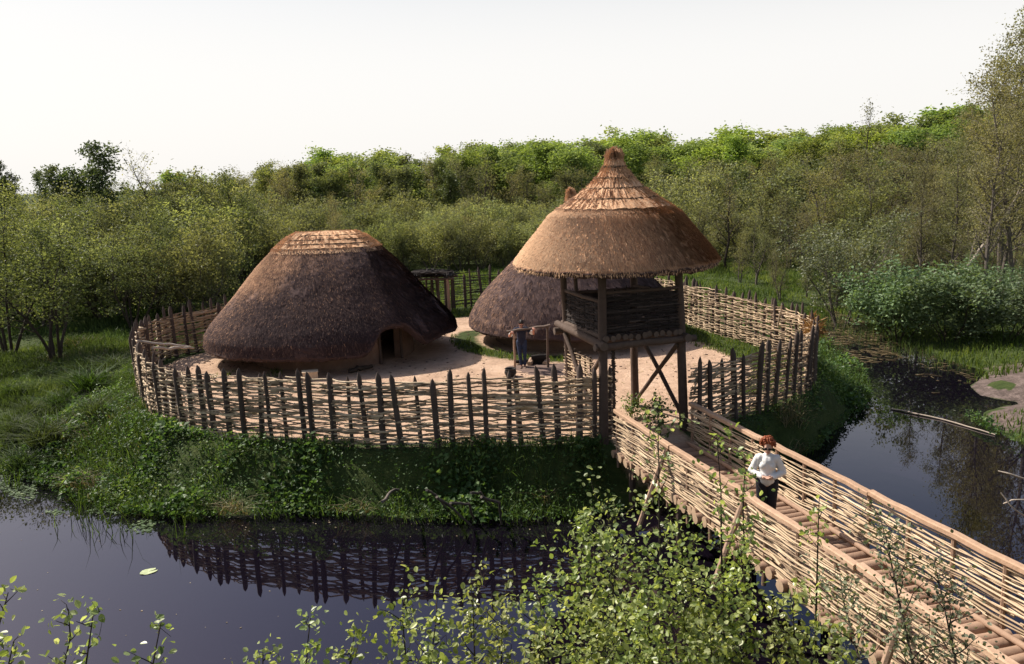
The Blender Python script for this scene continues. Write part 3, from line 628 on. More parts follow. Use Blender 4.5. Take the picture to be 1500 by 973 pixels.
for k,(dx,dy,dz,L,r,az,mt) in enumerate(((-.28,-.05,.16,.5,.09,1.3,'log'),(-.02,.05,.1,.55,.10,.1,'char'),(.05,0,.29,.6,.11,.15,'char'),(.28,-.02,.12,.4,.085,1.2,'log'),(-.5,.3,.09,.7,.07,.3,'char'))):
    d=np.array([math.cos(az),math.sin(az),.15 if k in(0,3) else 0])*L/2; cpt=np.array([b[0]+dx,b[1]+dy,dz])
    q=MB(); t=np.linspace(-1,1,5)[:,None]; tube(q,d*t+rng.normal(size=(5,3))*.008,r*np.array([.9,1,1.02,1,.92]),8,0,.5,True,1,.08,rng); o=q.build('firewood_log',[M[mt],M['endgrain'] if mt=='log' else M['char']]); o.location=tuple(cpt)
    tag(o,['pale cut log leaning at the left of the fire heap','charred log at the bottom of the fire heap','thick charred log on top of the fire heap','pale cut log at the right of the fire heap','charred branch lying behind the fire heap'][k],'log','logs at the fire place')
# dead fern bundle on the right fence
q=MB(); N=420; pts=np.array([P(1150+40*rng.random(),478-18*rng.random()-0.0,26.6) for _ in range(N)])
pth=np.array([(9.35,25.6),(9.75,26.5),(9.98,27.6)]); t=rng.uniform(0,2,N); xy=np.stack([np.interp(t,[0,1,2],pth[:,0]),np.interp(t,[0,1,2],pth[:,1])],-1)
pts=np.stack([xy[:,0]+rng.normal(size=N)*.08,xy[:,1]+rng.normal(size=N)*.08,1.5+rng.uniform(-.14,.12,N)],-1); o0=pts.mean(0)
leaves(q,pts-o0,rng.uniform(.15,.45,N),rng,0,np.clip(rng.normal(.5,.25,N),0,1),.3,.10); o=q.build('bracken_bundle',M['bracken']); o.location=tuple(o0); tag(o,'rust-red dry bracken bundle lying over the right fence top','bracken')
# floating things
q=MB(); n=16; th=np.linspace(.25,2*np.pi-.1,n); rr=.135*(1+.08*rng.normal(size=n)); V=np.vstack([[0,0,.004],np.stack([rr*1.25*np.cos(th),rr*np.sin(th),.004+.012*rng.random(n)],-1)])
q.add(V,np.stack([np.zeros(n-1,int),np.arange(1,n),np.arange(2,n+1)],-1)); o=q.build('floating_leaf',M['pad']); o.location=(*G(217,838,WZ)[:2],WZ+.002); o.rotation_euler=(0,0,.5); tag(o,'single pale leaf floating on the open dark pond','leaf')
stick('floating_reed','long straw-coloured reed floating across the right channel','reed',[G(1305,599,WZ+.02),G(1380,614,WZ+.03),G(1458,637,WZ+.02)],.03,'palebark',5,None,.4)
# dead branches on the front bank
BRL=['curved dead branch trailing down the bank to the water','long dead branch fallen on the bank below the fence','thin dead branch sticking out of the dark bank','short broken branch at the waterline','grey dead branch slanting over the dark bank','forked dead branch lying low on the front bank']
for k,(p0,p1) in enumerate((((625,718),(660,752)),((690,722),(722,745)),((705,728),(735,768)),((660,737),(695,763)),((560,735),(600,722)),((640,728),(690,770)))):
    a=G(*p0,-.15); b=G(*p1,-1.1); m_=(a+b)/2+[rng.normal()*.15,0,.18]
    stick('dead_branch',BRL[k],'branch',[a,m_,b],.032,'greybark',5,'dead branches on the front bank')
# ------------------------------------------------------------------ trees
def make_tree(rng,h,stems=1,lean=.12,cb=.3,nbr=14,brl=.35,brtaper=.55,elev=(20,60),ntw=4,nleaf=3000,lsize=.14,spread=.22,r0=.018,up=.3,droop=0.0,toponly=0.0,aspect=.6,jit=.10,twist=0.0):
    wood=MB(); anch=[]; basis=[]
    for s in range(stems):
        az=2*np.pi*s/stems+rng.uniform(-.6,.6); H=h*(rng.uniform(.72,1.0) if stems>1 and s else 1.0)
        ln=lean*rng.uniform(.5,1.4); d=np.array([math.cos(az)*ln,math.sin(az)*ln,1.0]); d/=np.linalg.norm(d)
        p=np.array([math.cos(az),math.sin(az),0])*(.10*math.sqrt(stems-1) if stems>1 else 0); pts=[p+[0,0,-.25],p]; n=9
        for k in range(n):
            d=d+rng.normal(size=3)*jit*np.array([1,1,.25])+np.array([0,0,.06]); d/=np.linalg.norm(d); p=p+d*H/n*1.02; pts.append(p)
        pts=np.array(pts); rad=r0*h*(.55 if stems>2 else 1)*np.linspace(1.15,.12,len(pts))
        tube(wood,pts,rad,7 if h>3 else 6,0,rng.uniform(.3,.7),False,None,.05,rng)
        for b in range(nbr):
            f=cb+(1-cb)*((b+rng.random())/nbr)**.9; x=(f*n)+1; k=min(int(x),n); q=pts[k]*(1-(x-k))+pts[min(k+1,n+1)]*(x-k)
            rb=np.interp(x,np.arange(len(rad)),rad)
            a=b*2.4+rng.uniform(-.7,.7)+az; e=R(rng.uniform(*elev))+ .3*f
            L=brl*h*(1-brtaper*(f-cb)/(1-cb+1e-6))*rng.uniform(.65,1.2)
            d2=np.array([math.cos(a)*math.cos(e),math.sin(a)*math.cos(e),math.sin(e)]); bp_=[q]; m=5
            for _ in range(m):
                d2=d2+rng.normal(size=3)*.16+np.array([0,0,.05-droop]); d2/=np.linalg.norm(d2); bp_.append(bp_[-1]+d2*L/m)
            bp_=np.array(bp_); tube(wood,bp_,max(rb*.55,.006)*np.linspace(1,.2,m+1),5,0,rng.uniform(.3,.7),False)
            for _ in range(ntw):
                g=rng.uniform(.25,1)*m; k2=min(int(g),m-1); q2=bp_[k2]*(1-(g-k2))+bp_[k2+1]*(g-k2)
                d3=unit(d2+rng.normal(size=3)*.75+np.array([0,0,.12-droop*1.5])); l3=L*rng.uniform(.22,.5)
                e3=q2+d3*l3+rng.normal(size=3)*.03*l3; mid=(q2+e3)/2+rng.normal(size=3)*.06*l3
                tube(wood,[q2,mid,e3],[max(rb*.16,.005),max(rb*.11,.004),.003],3,0,rng.uniform(.3,.7),False)
                for w in (.35,.6,.85,1.05): anch.append(q2*(1-w)+e3*w)
            for w in np.linspace(.5,1.05,4):
                g=w*m; k2=min(int(g),m-1); anch.append(bp_[k2]*(1-(g-k2))+bp_[k2+1]*(g-k2))
    A=np.array(anch)
    # foliage comes in clumps: some twigs are full, some nearly bare
    wgt=rng.gamma(1.1,1,len(A)); 
    if toponly: wgt*=np.clip((A[:,2]/h-toponly)*2.5,.05,1)
    ix=rng.choice(len(A),nleaf,p=wgt/wgt.sum())
    pos=A[ix]+rng.normal(size=(nleaf,3))*spread*np.array([1,1,.75])
    tone=rng.uniform(-.22,.22,len(A))[ix]+rng.normal(size=nleaf)*.16+.5
    fol=MB(); leaves(fol,pos,lsize*rng.uniform(.6,1.35,nleaf),rng,0,np.clip(tone,0,1),up,aspect)
    return wood,fol
PROTO={}
def proto(kind,n,seed,bark,leaf,**kw):
    PROTO.setdefault(kind,[])
    for i in range(n):
        w,f=make_tree(np.random.default_rng(seed+i),**kw)
        PROTO[kind].append((w.mesh('trunk',M[bark]),f.mesh('crown',M[leaf]),kw['h']))
proto('willow_scrub',4,100,'greybark','leaf_willow',h=4.0,stems=6,lean=.45,cb=.1,nbr=11,brl=.30,brtaper=.4,ntw=5,nleaf=5000,lsize=.12,spread=.20,r0=.016,elev=(-8,60))
proto('alder_tree',4,200,'bark','leaf_alder',h=6.0,stems=5,lean=.34,cb=.25,nbr=14,brl=.27,brtaper=.45,ntw=5,nleaf=7000,lsize=.10,spread=.17,r0=.017,elev=(5,55))
proto('beech_tree',4,300,'greybark','leaf_beech',h=9.0,stems=1,cb=.3,nbr=22,brl=.33,brtaper=.5,ntw=5,nleaf=7500,lsize=.24,spread=.32,r0=.016,elev=(15,55))
proto('beech_tree',2,330,'greybark','leaf_beech',h=9.0,stems=1,cb=.22,nbr=22,brl=.42,brtaper=.6,ntw=5,nleaf=6500,lsize=.22,spread=.28,r0=.016,elev=(10,50))
proto('beech_tree',2,360,'greybark','leaf_beech',h=9.0,stems=2,lean=.15,cb=.25,nbr=16,brl=.24,brtaper=.3,ntw=6,nleaf=5000,lsize=.22,spread=.26,r0=.015,elev=(25,70))
proto('wood_tree',3,400,'bark','leaf_alder',h=9.0,stems=1,cb=.28,nbr=20,brl=.22,brtaper=.5,ntw=4,nleaf=4600,lsize=.19,spread=.28,r0=.014,elev=(15,55),lean=.05)
proto('budding_tree',4,500,'greybark','leaf_bud',h=8.0,stems=2,lean=.16,cb=.1,nbr=24,brl=.26,brtaper=.45,ntw=6,nleaf=3800,lsize=.12,spread=.22,r0=.013,elev=(15,60))
proto('bare_tree',2,600,'bark','leaf_bud',h=8.0,stems=1,cb=.25,nbr=24,brl=.28,brtaper=.55,ntw=8,nleaf=700,lsize=.12,spread=.2,r0=.014,elev=(30,65))
proto('tall_tree',3,700,'greybark','leaf_bud',h=12.0,stems=1,lean=.07,cb=.25,nbr=34,brl=.20,brtaper=.5,ntw=8,nleaf=5600,lsize=.11,spread=.22,r0=.011,elev=(15,60),jit=.05)
proto('leafy_bush',3,800,'bark','leaf_bush',h=2.6,stems=6,lean=.75,cb=.2,nbr=10,brl=.36,brtaper=.3,ntw=5,nleaf=5200,lsize=.12,spread=.17,r0=.016,elev=(0,50),up=.6)
proto('pale_willow',1,850,'greybark','leaf_pale',h=5.0,stems=6,lean=.38,cb=.2,nbr=12,brl=.27,brtaper=.4,ntw=5,nleaf=5600,lsize=.12,spread=.17,r0=.014,elev=(10,55),up=.5)
proto('pine_tree',2,900,'bark','leaf_pine',h=8.0,stems=1,lean=.06,cb=.35,nbr=24,brl=.22,brtaper=.6,ntw=5,nleaf=4600,lsize=.16,spread=.20,r0=.013,elev=(0,40),up=.2)
LBL={}
trng=np.random.default_rng(77)
CNT={}
def plant(kind,x,y,ztop,label,cat='tree',group=None,wid=1.0,var=None,rz=None,sink=0):
    k=CNT.get(kind,0); CNT[kind]=k+1
    w,f,h=PROTO[kind][k%len(PROTO[kind]) if var is None else var]
    z=float(height(x,y)[0])-sink; sc=max(.25,(ztop-z)/(h*.97)); sw=sc*wid
    t=thing(kind,label,cat,(x,y,z),trng.uniform(0,6.28) if rz is None else rz,group); t.scale=(sw,sw,sc)
    link('trunk',w,t); link('crown',f,t); return t
def skyl(px): return np.interp(px,[0,40,62,90,120,150,180,215,240,270,300,340,400,480,550,640,680,760,850,950,1020,1080,1160,1230,1300,1400,1450,1500],
                              [268,268,274,262,246,270,264,254,266,272,277,268,250,242,240,243,236,225,220,216,223,213,216,211,200,192,182,168])
def at(px,py,Y): 
    p=P(px,py,Y); return p[0],Y,p[2]
# far wood on the skyline, bright fresh leaf
for row,(Y0,dpx,dy) in enumerate(((112,14,3),(98,17,14))):
    for px in np.arange(252 if row==0 else 395,1500,dpx):
        q=px+trng.uniform(-8,8); Y=Y0+trng.uniform(-6,6)
        x,y,z=at(q,skyl(q)+dy+trng.uniform(-8,9),Y)
        kind='beech_tree' if trng.random()<(.8 if q>640 else .55) else 'wood_tree'
        if kind=='beech_tree': plant(kind,x,y,z,'bright green spring tree of the far wood on the skyline','tree','bright trees of the far wood',trng.uniform(1.3,1.9))
        else: plant(kind,x,y,z,'dark narrow tree of the far wood on the skyline','tree','dark trees of the far wood',trng.uniform(1.1,1.5))
# darker edge of the wood with trunks showing
for px in np.arange(372,1480,25):
    q=px+trng.uniform(-9,9); Y=86+trng.uniform(-4,4); dy=trng.uniform(6,26) if q<690 else trng.uniform(24,55)
    x,y,z=at(q,skyl(q)+dy,Y)
    k='wood_tree' if trng.random()<.62 else 'budding_tree'
    if k=='wood_tree': plant(k,x,y,z,'dark stemmed tree at the shaded edge of the wood','tree','dark trees at the wood edge',1.25)
    else: plant(k,x,y,z,'brownish budding tree at the edge of the wood','tree','budding trees at the wood edge',1.25)
x,y,z=at(705,236,82); plant('bare_tree',x,y,z,'leafless brown tree standing out against bright green wood, above the gap between the huts','tree',None,1.0)
x,y,z=at(655,262,84); plant('pine_tree',x,y,z,'dark rounded evergreen at the wood edge left of the bare brown tree','tree',None,1.3)
# willow scrub in front of the wood
for Y0,dpx,ty in ((80,27,293),(72,27,306),(66,27,326)):
    for px in np.arange(300,1110,dpx):
        q=px+trng.uniform(-9,9); Y=Y0+trng.uniform(-2.5,2.5)
        if 1 and Y<69 and 560<q<760: Y=68
        x,y,z=at(q,ty+trng.uniform(-6,9),Y)
        if trng.random()<.82: plant('willow_scrub',x,y,z,'rounded grey-green willow bush in the scrub behind the huts','bush','willow bushes behind the huts',trng.uniform(.95,1.3))
        else: plant('budding_tree',x,y,z,'twiggy brown-green bush in the scrub behind the huts','bush','twiggy bushes behind the huts',trng.uniform(1.0,1.4))
# left side: alder carr
for Y0,dpx,ty0,ty1 in ((68,27,262,282),(58,30,285,312),(50,34,318,350)):
    for px in np.arange(-30,335,dpx):
        q=px+trng.uniform(-10,10); Y=Y0+trng.uniform(-3,3)
        if Y0>55 and q<95: continue
        x,y,z=at(q,trng.uniform(ty0,ty1),Y)
        plant('alder_tree' if trng.random()<.6 else 'willow_scrub',x,y,z,'olive green alder tree in the carr left of the huts','tree','alder trees in the left carr',trng.uniform(1.0,1.35))
x,y,z=at(118,233,62); plant('pine_tree',x,y,z,'tall dark bushy evergreen rising above the left treeline','tree',None,1.25,0)
for q,ty in ((96,262),(140,258)):
    x,y,z=at(q,ty,63); plant('pine_tree',x,y,z,'shorter dark evergreen beside the tall one on the left skyline' if q<100 else 'shorter dark evergreen on the right flank of the tall left one','tree',None,1.1)
x,y,z=at(220,238,64); plant('bare_tree',x,y,z,'wispy half bare tree standing up from the left skyline','tree',None,1.0,0)
for q,ty,l in ((8,252,'thin dark pine with sky showing between its stems at the far left'),(34,263,'slim dark pine second from the left edge, sky behind it'),(64,266,'dark pine between the slim pines and the bushy evergreen')):
    x,y,z=at(q,ty,78); plant('pine_tree',x,y,z,l,'tree',None,.75)
NEAR=[('alder_tree',82,528,308,'dark multi-stemmed alder standing in the marsh at the left, in front of the carr',1.15),('alder_tree',196,482,352,'low spreading alder bush behind the left bend of the fence',1.35),
      ('alder_tree',14,520,300,'dark alder cut by the left edge of the picture',1.1),('alder_tree',150,468,318,'alder between the two nearest marsh alders',1.2),
      ('willow_scrub',262,462,345,'grey-green willow bush just left of the big thatched hut',1.2),('alder_tree',310,452,340,'alder bush hidden behind the left slope of the big hut roof',1.2),('willow_scrub',60,480,345,'willow bush in the shade behind the marsh alder',1.3)]
for kind,px,py,ty,l,wd in NEAR:
    g=G(px,py,-.78); z=P(px,ty,g[1])[2]; plant(kind,g[0],g[1],z,l,'tree',None,wd)
# right side: budding wood beyond the channel
for Y0,dpx,t0,t1 in ((74,27,26,50),(62,29,60,100),(52,34,110,150),(45,44,165,200)):
    for px in np.arange(1010,1510,dpx):
        q=px+trng.uniform(-11,11); Y=Y0+trng.uniform(-3,3)
        if Y0==52 and q<1060: continue
        if Y0==45 and q<1130: continue
        x,y,z=at(q,(skyl(min(q,1400))-6)+trng.uniform(t0,t1),Y)
        r=trng.random()
        k='budding_tree' if r<.62 else 'willow_scrub' if r<.87 else 'bare_tree'
        plant(k,x,y,z,{'budding_tree':'brown-green budding tree in the wood beyond the right channel','willow_scrub':'grey-green bush in the wood beyond the right channel','bare_tree':'nearly bare dark tree in the wood beyond the right channel'}[k],'tree',{'budding_tree':'budding trees of the right wood','willow_scrub':'bushes of the right wood','bare_tree':'bare trees of the right wood'}[k],trng.uniform(1.1,1.45))
for q,ty,Y,l,kk in ((1492,52,46,'tallest tree, blue-grey and twiggy, at the upper right edge','tall_tree'),(1440,112,52,'tall twiggy tree with a pointed top, second from the right edge','tall_tree'),(1468,120,44,'tall thin tree between the tallest tree and the pointed one','tall_tree'),(1415,172,58,'slender tree at the foot of the rising right treeline','tall_tree'),(1512,130,40,'tall tree half cut off by the right edge','tall_tree'),(1535,90,37,'tall tree out to the right behind the muddy shore','tall_tree'),(1482,165,42,'shorter twiggy tree in front of the tallest right tree','tall_tree'),(1425,215,46,'mid-height thin tree left of the leaning dead trunk','tall_tree'),(1284,180,80,'small dead looking treetop sticking up from the right skyline','bare_tree'),(1352,262,42,'thin straight trunk tree right of the pale willow','tall_tree'),(1395,235,41,'straight trunked tree beside the leaning dead trunk','tall_tree'),(1455,190,38,'dark stemmed tree to the right of the leaning dead trunk','tall_tree')):
    x,y,z=at(q,ty,Y); plant(kk,x,y,z,l,'tree',None,1.1)
g=G(1236,452,-.78); z=P(1236,318,40)[2]; plant('pale_willow',P(1238,452,40)[0],40.0,z,'round pale silvery willow overhanging the far end of the channel','bush',None,1.0)
for px,py,ty,Y,l,wd in ((1320,490,398,36.5,'dense green bush at the water, left one of the low bank bushes',1.3),(1395,500,405,35.0,'dense green bush in the middle of the right bank bushes',1.35),(1475,508,415,34.0,'dense green bush by the right edge above the muddy shore',1.4),(1440,470,392,38.5,'darker bush tucked behind the low bank bushes',1.3),(1290,470,410,40,'small dark bush between the pale willow and the bank bushes',1.1)):
    p=P(px,ty,Y); plant('leafy_bush',p[0],Y,p[2],l,'bush',None,wd)
a=P(1418,388,40); b=P(1492,288,39.5); a[2]-=.1
q=MB(); t=np.linspace(-.25,1.1,12)[:,None]; tube(q,(b-a)*t+rng.normal(size=(12,3))*.035,.10*np.linspace(1.2,.55,12),8,0,.6,True,None,.05,rng)
for f,d in ((.45,(-.5,0,.25)),(.62,(.45,.2,.5)),(.78,(-.45,.1,.45)),(.9,(.2,0,.6))):
    s0=(b-a)*f; tube(q,[s0,s0+np.array(d)*.6,s0+np.array(d)*1.5],[.04,.028,.01],5,0,.6,False)
o=q.build('leaning_trunk',M['palebark']); o.location=tuple(a); tag(o,'pale dead trunk leaning through the right wood','dead tree')

# ------------------------------------------------------------------ ground cover (nobody could count it)
vr=np.random.default_rng(88)
def scatter(n,x0,x1,y0,y1):
    return vr.uniform(x0,x1,n),vr.uniform(y0,y1,n)
def stuff(mb_,name,mat):
    o=mb_.build(name,mat); o['kind']='stuff'; return o
# leafy bank round the island
x,y=scatter(200000,-14.5,14,17.2,40); dw=-sdist(x,y,WPOLY); df=-sdist(x,y,FPOLY)
near=ss(31,25,y)
keep=(df>.12+.1*lump(x,y,2,1))&(dw>-.35)&(df<6.0)&((x>-12)|(y<27))&(vr.random(len(x))<.35+.65*near)&~((np.abs((x-3.4)*.972+(y-19.4)*.234)<1.2)&(y<20.4))
x,y,df,dw=x[keep],y[keep],df[keep],dw[keep]
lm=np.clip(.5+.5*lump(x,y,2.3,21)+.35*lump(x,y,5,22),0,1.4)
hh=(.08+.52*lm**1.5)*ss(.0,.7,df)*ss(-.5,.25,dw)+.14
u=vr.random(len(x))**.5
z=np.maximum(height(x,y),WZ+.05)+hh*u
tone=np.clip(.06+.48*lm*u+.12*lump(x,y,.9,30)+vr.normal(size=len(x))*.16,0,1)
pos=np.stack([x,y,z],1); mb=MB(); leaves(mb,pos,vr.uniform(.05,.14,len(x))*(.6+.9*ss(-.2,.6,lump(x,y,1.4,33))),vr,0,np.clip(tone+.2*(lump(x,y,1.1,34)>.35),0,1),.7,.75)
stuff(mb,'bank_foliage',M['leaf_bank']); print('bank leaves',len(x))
# grass and sedge mixed into the bank
x,y=scatter(60000,-14.5,13,16.2,36); dw=-sdist(x,y,WPOLY); df=-sdist(x,y,FPOLY)
keep=(df>.1)&(dw>-.3)&(df<6)&(lump(x,y,1.1,41)>-.1)&~((np.abs((x-3.4)*.972+(y-19.4)*.234)<1.2)&(y<20.4)); x,y=x[keep],y[keep]
pos=np.stack([x,y,np.maximum(height(x,y),WZ)],1); mb=MB(); blades(mb,pos,vr.uniform(.2,.62,len(x)),.022,vr,0,np.clip(vr.normal(.45,.2,len(x)),0,1),.55); stuff(mb,'bank_grass',M['grass'])
# dry sedge hanging at the water's edge
x,y=scatter(90000,-12,8,16.5,23); dw=-sdist(x,y,WPOLY); keep=(np.abs(dw-.1)<.3)&(lump(x,y,1.3,44)>.2); x,y=x[keep][:1100],y[keep][:1100]
pos=np.stack([x,y,np.maximum(height(x,y),WZ)+.1],1); mb=MB(); blades(mb,pos,vr.uniform(.2,.55,len(x)),.018,vr,0,np.clip(vr.normal(.4,.22,len(x)),0,1),1.0); stuff(mb,'dry_sedge',M['drygrass'])
# marsh meadow on the left, and the grass beyond the back fence and channel
def meadow(n,x0,x1,y0,y1,hr,w,tone0,cond,name,mat='grass',lean=.35,zs=.6):
    x,y=scatter(n,x0,x1,y0,y1); dw=-sdist(x,y,WPOLY); df=-sdist(x,y,FPOLY); k=(dw>-.12)&(df>.1)&cond(x,y); x,y=x[k],y[k]
    hm=np.clip(.5+.6*lump(x,y,zs,51)+.25*lump(x,y,2.2,54),.1,1.5); pos=np.stack([x,y,height(x,y)-.02],1)
    mb=MB(); blades(mb,pos,vr.uniform(*hr,len(x))*hm,w,vr,0,np.clip(tone0+.34*lump(x,y,.7,52)+.16*lump(x,y,2.5,53)+vr.normal(size=len(x))*.13,0,1),lean); print(name,len(x)); return stuff(mb,name,M[mat])
meadow(110000,-30,-9.5,18,40,(.25,.8),.03,.34,lambda x,y:x<-9,'marsh_grass')
meadow(40000,-42,-12,40,60,(.3,.8),.06,.36,lambda x,y:x<0,'marsh_grass')
meadow(45000,-12,22,39,66,(.3,.75),.055,.6,lambda x,y:(y>41),'back_meadow_grass')
meadow(30000,13,34,17,46,(.25,.7),.04,.45,lambda x,y:(x>13)&~((np.hypot((x-17.0)*.8,(y-26.6)*1.1)<2.6)),'right_bank_grass')
meadow(26000,-30,-9,18,40,(.3,.8),.03,.4,lambda x,y:(lump(x,y,.8,57)>.15),'marsh_dry_grass','drygrass',.6)
# leafy herbs in the marsh
x,y=scatter(60000,-26,-9,18,34); dw=-sdist(x,y,WPOLY); df=-sdist(x,y,FPOLY); k=(dw>-.1)&(df>.3)&(lump(x,y,.9,61)>.02); x,y=x[k],y[k]
hm=np.clip(lump(x,y,.9,61)+.3*lump(x,y,3,62),0,1.2); u=vr.random(len(x))**.6
pos=np.stack([x,y,height(x,y)+.05+.45*hm*u],1); mb=MB(); leaves(mb,pos,vr.uniform(.06,.15,len(x)),vr,0,np.clip(.2+.5*hm*u+vr.normal(size=len(x))*.17,0,1),.6,.7); stuff(mb,'marsh_herbs',M['leaf_bank'])
# grass inside the yard along the fence and round the hut behind
x,y=scatter(60000,-13,10,20,42); df=sdist(x,y,FPOLY); d2=np.hypot(x-H2[0],y-H2[1])
k=(df>.05)&(((x>5)&(y>24)&(df<1.7+.5*lump(x,y,.9,9)))|((y>37)&(df<2.6))|((np.abs(d2-4.7)<.45)&(x<2)&(y<36)&(lump(x,y,1.2,71)>-.2))|((df<.55)&(lump(x,y,1.5,72)>.1))|((np.hypot((x+9.6),(y-28.3))<1.6)&(lump(x,y,1.6,74)>.2)))
x,y=x[k],y[k]; pos=np.stack([x,y,height(x,y)],1); mb=MB(); blades(mb,pos,vr.uniform(.06,.24,len(x)),.03,vr,0,np.clip(vr.normal(.55,.2,len(x)),0,1),.5); stuff(mb,'yard_grass',M['grass'])
# dark sedge tussocks standing up in the marsh
tk=[]
for k in range(3):
    q=MB(); N=420; a=vr.uniform(0,6.28,N); r=.28*np.sqrt(vr.random(N)); blades(q,np.stack([r*np.cos(a),r*np.sin(a),.25-r*.5],1),vr.uniform(.35,.85,N),.02,vr,0,np.clip(vr.normal(.22,.2,N),0,1),.75)
    b=MB(); ellipsoid(b,(0,0,.08),(.3,.3,.26),12,8); tk.append((q.mesh('blades',M['grass']),b.mesh('root_mound',M['bark'],True)))
for k,(px,py) in enumerate(((112,575),(60,560),(48,612),(98,608),(25,640),(140,598),(75,655),(150,640),(18,585),(128,552),(170,566),(36,672))):
    g=G(px,py,-.78); t=thing('sedge_tussock','dark sedge tussock standing in the marsh at the left','tussock',(g[0],g[1],float(height(g[0],g[1])[0])-.05),vr.uniform(0,6.28),'sedge tussocks in the left marsh'); s_=vr.uniform(.8,1.5); t.scale=(s_*1.15,s_*1.15,s_*.85)
    link('blades',tk[k%3][0],t); link('root_mound',tk[k%3][1],t)
# reeds standing in the left shallows
x,y=scatter(9000,-16.5,-7.6,17.5,24.5); dw=-sdist(x,y,WPOLY); k=(dw<.1)&(dw>-1.5)&(lump(x,y,1.0,81)>.05)&(vr.random(len(x))<.55*np.exp(dw*1.3)); x,y=x[k],y[k]
pos=np.stack([x,y,np.full(len(x),WZ-.05)],1); mb=MB(); blades(mb,pos,vr.uniform(.3,.95,len(x)),.02,vr,0,np.clip(vr.normal(.3,.2,len(x)),0,1),.4); stuff(mb,'shallow_reeds',M['grass'])
x,y=scatter(9000,-16.5,-8.5,18,24.5); dw=-sdist(x,y,WPOLY); k=(dw<.1)&(dw>-1.0)&(lump(x,y,1.6,82)>.1); x,y=x[k],y[k]
pos=np.stack([x,y,np.full(len(x),WZ+.012)],1)+vr.normal(size=(len(x),3))*[0,0,.004]; mb=MB(); leaves(mb,pos,vr.uniform(.05,.13,len(x)),vr,0,np.clip(vr.normal(.4,.2,len(x)),0,1),8,.8,.02); stuff(mb,'floating_debris',M['leaf_bank'])
# straw, twigs and trodden litter on the yard
x,y=scatter(2600,-12,9,20.5,40); df=sdist(x,y,FPOLY); k=(df>.3)&(np.hypot(x-H1[0],y-H1[1])>3.2)&(lump(x,y,.8,95)>-.1); x,y=x[k],y[k]
mb=MB(); a=vr.uniform(0,6.28,len(x)); L=vr.uniform(.06,.3,len(x))[:,None]; w=vr.uniform(.006,.018,len(x))[:,None]; d=np.stack([np.cos(a),np.sin(a),0*a],1); s=np.stack([-np.sin(a),np.cos(a),0*a],1); p0=np.stack([x,y,height(x,y)+.012+vr.random(len(x))*.012],1)
mb.add(np.stack([p0-s*w,p0+s*w,p0+d*L+s*w*.4,p0+d*L-s*w*.4],1).reshape(-1,3),np.arange(4*len(x)).reshape(-1,4),0,np.repeat(vr.random(len(x)),4)); stuff(mb,'straw_litter',M['drygrass'])
# small stones trodden into the yard
x,y=scatter(1500,-12,9,20.5,40); df=sdist(x,y,FPOLY); k=(df>.2)&(np.hypot(x-H1[0],y-H1[1])>3.2)&(lump(x,y,1.1,96)>0); x,y=x[k],y[k]; mb=MB()
for px_,py_ in zip(x,y): r_=vr.uniform(.015,.05); ellipsoid(mb,(px_,py_,float(.2*r_)),(r_*vr.uniform(.8,1.4),r_,r_*.6),6,4,0,vr.random())
mb.V=[v+[0,0,0] for v in mb.V]; stuff(mb,'pebbles',M['daub'])
# specks and drowned leaves on the open pond
x,y=scatter(700,-13,2,9.5,23); dw=-sdist(x,y,WPOLY); k=(dw<0)&(vr.random(len(x))<.25+.75*np.exp(dw)); x,y=x[k],y[k]
mb=MB(); leaves(mb,np.stack([x,y,np.full(len(x),WZ+.006)],1),vr.uniform(.015,.06,len(x)),vr,0,vr.random(len(x)),9,.7,.01); stuff(mb,'pond_specks',M['drygrass'])
# reed litter floating on the right channel
x,y=scatter(6500,11.2,18.5,25,45); dw=-sdist(x,y,WPOLY); k=(dw<.0)&(lump(x,y,.9,91)+.055*(y-27)-.1>.12)&(vr.random(len(x))<.55*ss(27,38,y)); x,y=x[k],y[k]
mb=MB(); a=vr.normal(.4,.5,len(x)); L=vr.uniform(.1,.5,len(x)); w=vr.uniform(.012,.035,len(x)); d=np.stack([np.cos(a),-np.sin(a),0*a],1); s=np.stack([np.sin(a),np.cos(a),0*a],1); p0=np.stack([x,y,WZ+.008+vr.random(len(x))*.012],1)
mb.add(np.stack([p0-s*w[:,None],p0+s*w[:,None],p0+d*L[:,None]+s*w[:,None]*.4,p0+d*L[:,None]-s*w[:,None]*.4],1).reshape(-1,3),np.arange(4*len(x)).reshape(-1,4),0,np.repeat(np.clip(vr.normal(.35,.2,len(x)),0,1),4)); stuff(mb,'reed_litter',M['drygrass'])
x,y=scatter(5000,12,19,28,43); dw=-sdist(x,y,WPOLY); k=(dw<.05)&(dw>-1.3)&(x>15)&(y>31)&(vr.random(len(x))<.5); x,y=x[k],y[k]
mb=MB(); blades(mb,np.stack([x,y,np.full(len(x),WZ-.05)],1),vr.uniform(.25,.7,len(x)),.022,vr,0,np.clip(vr.normal(.5,.2,len(x)),0,1),.45); stuff(mb,'channel_reeds',M['grass'])

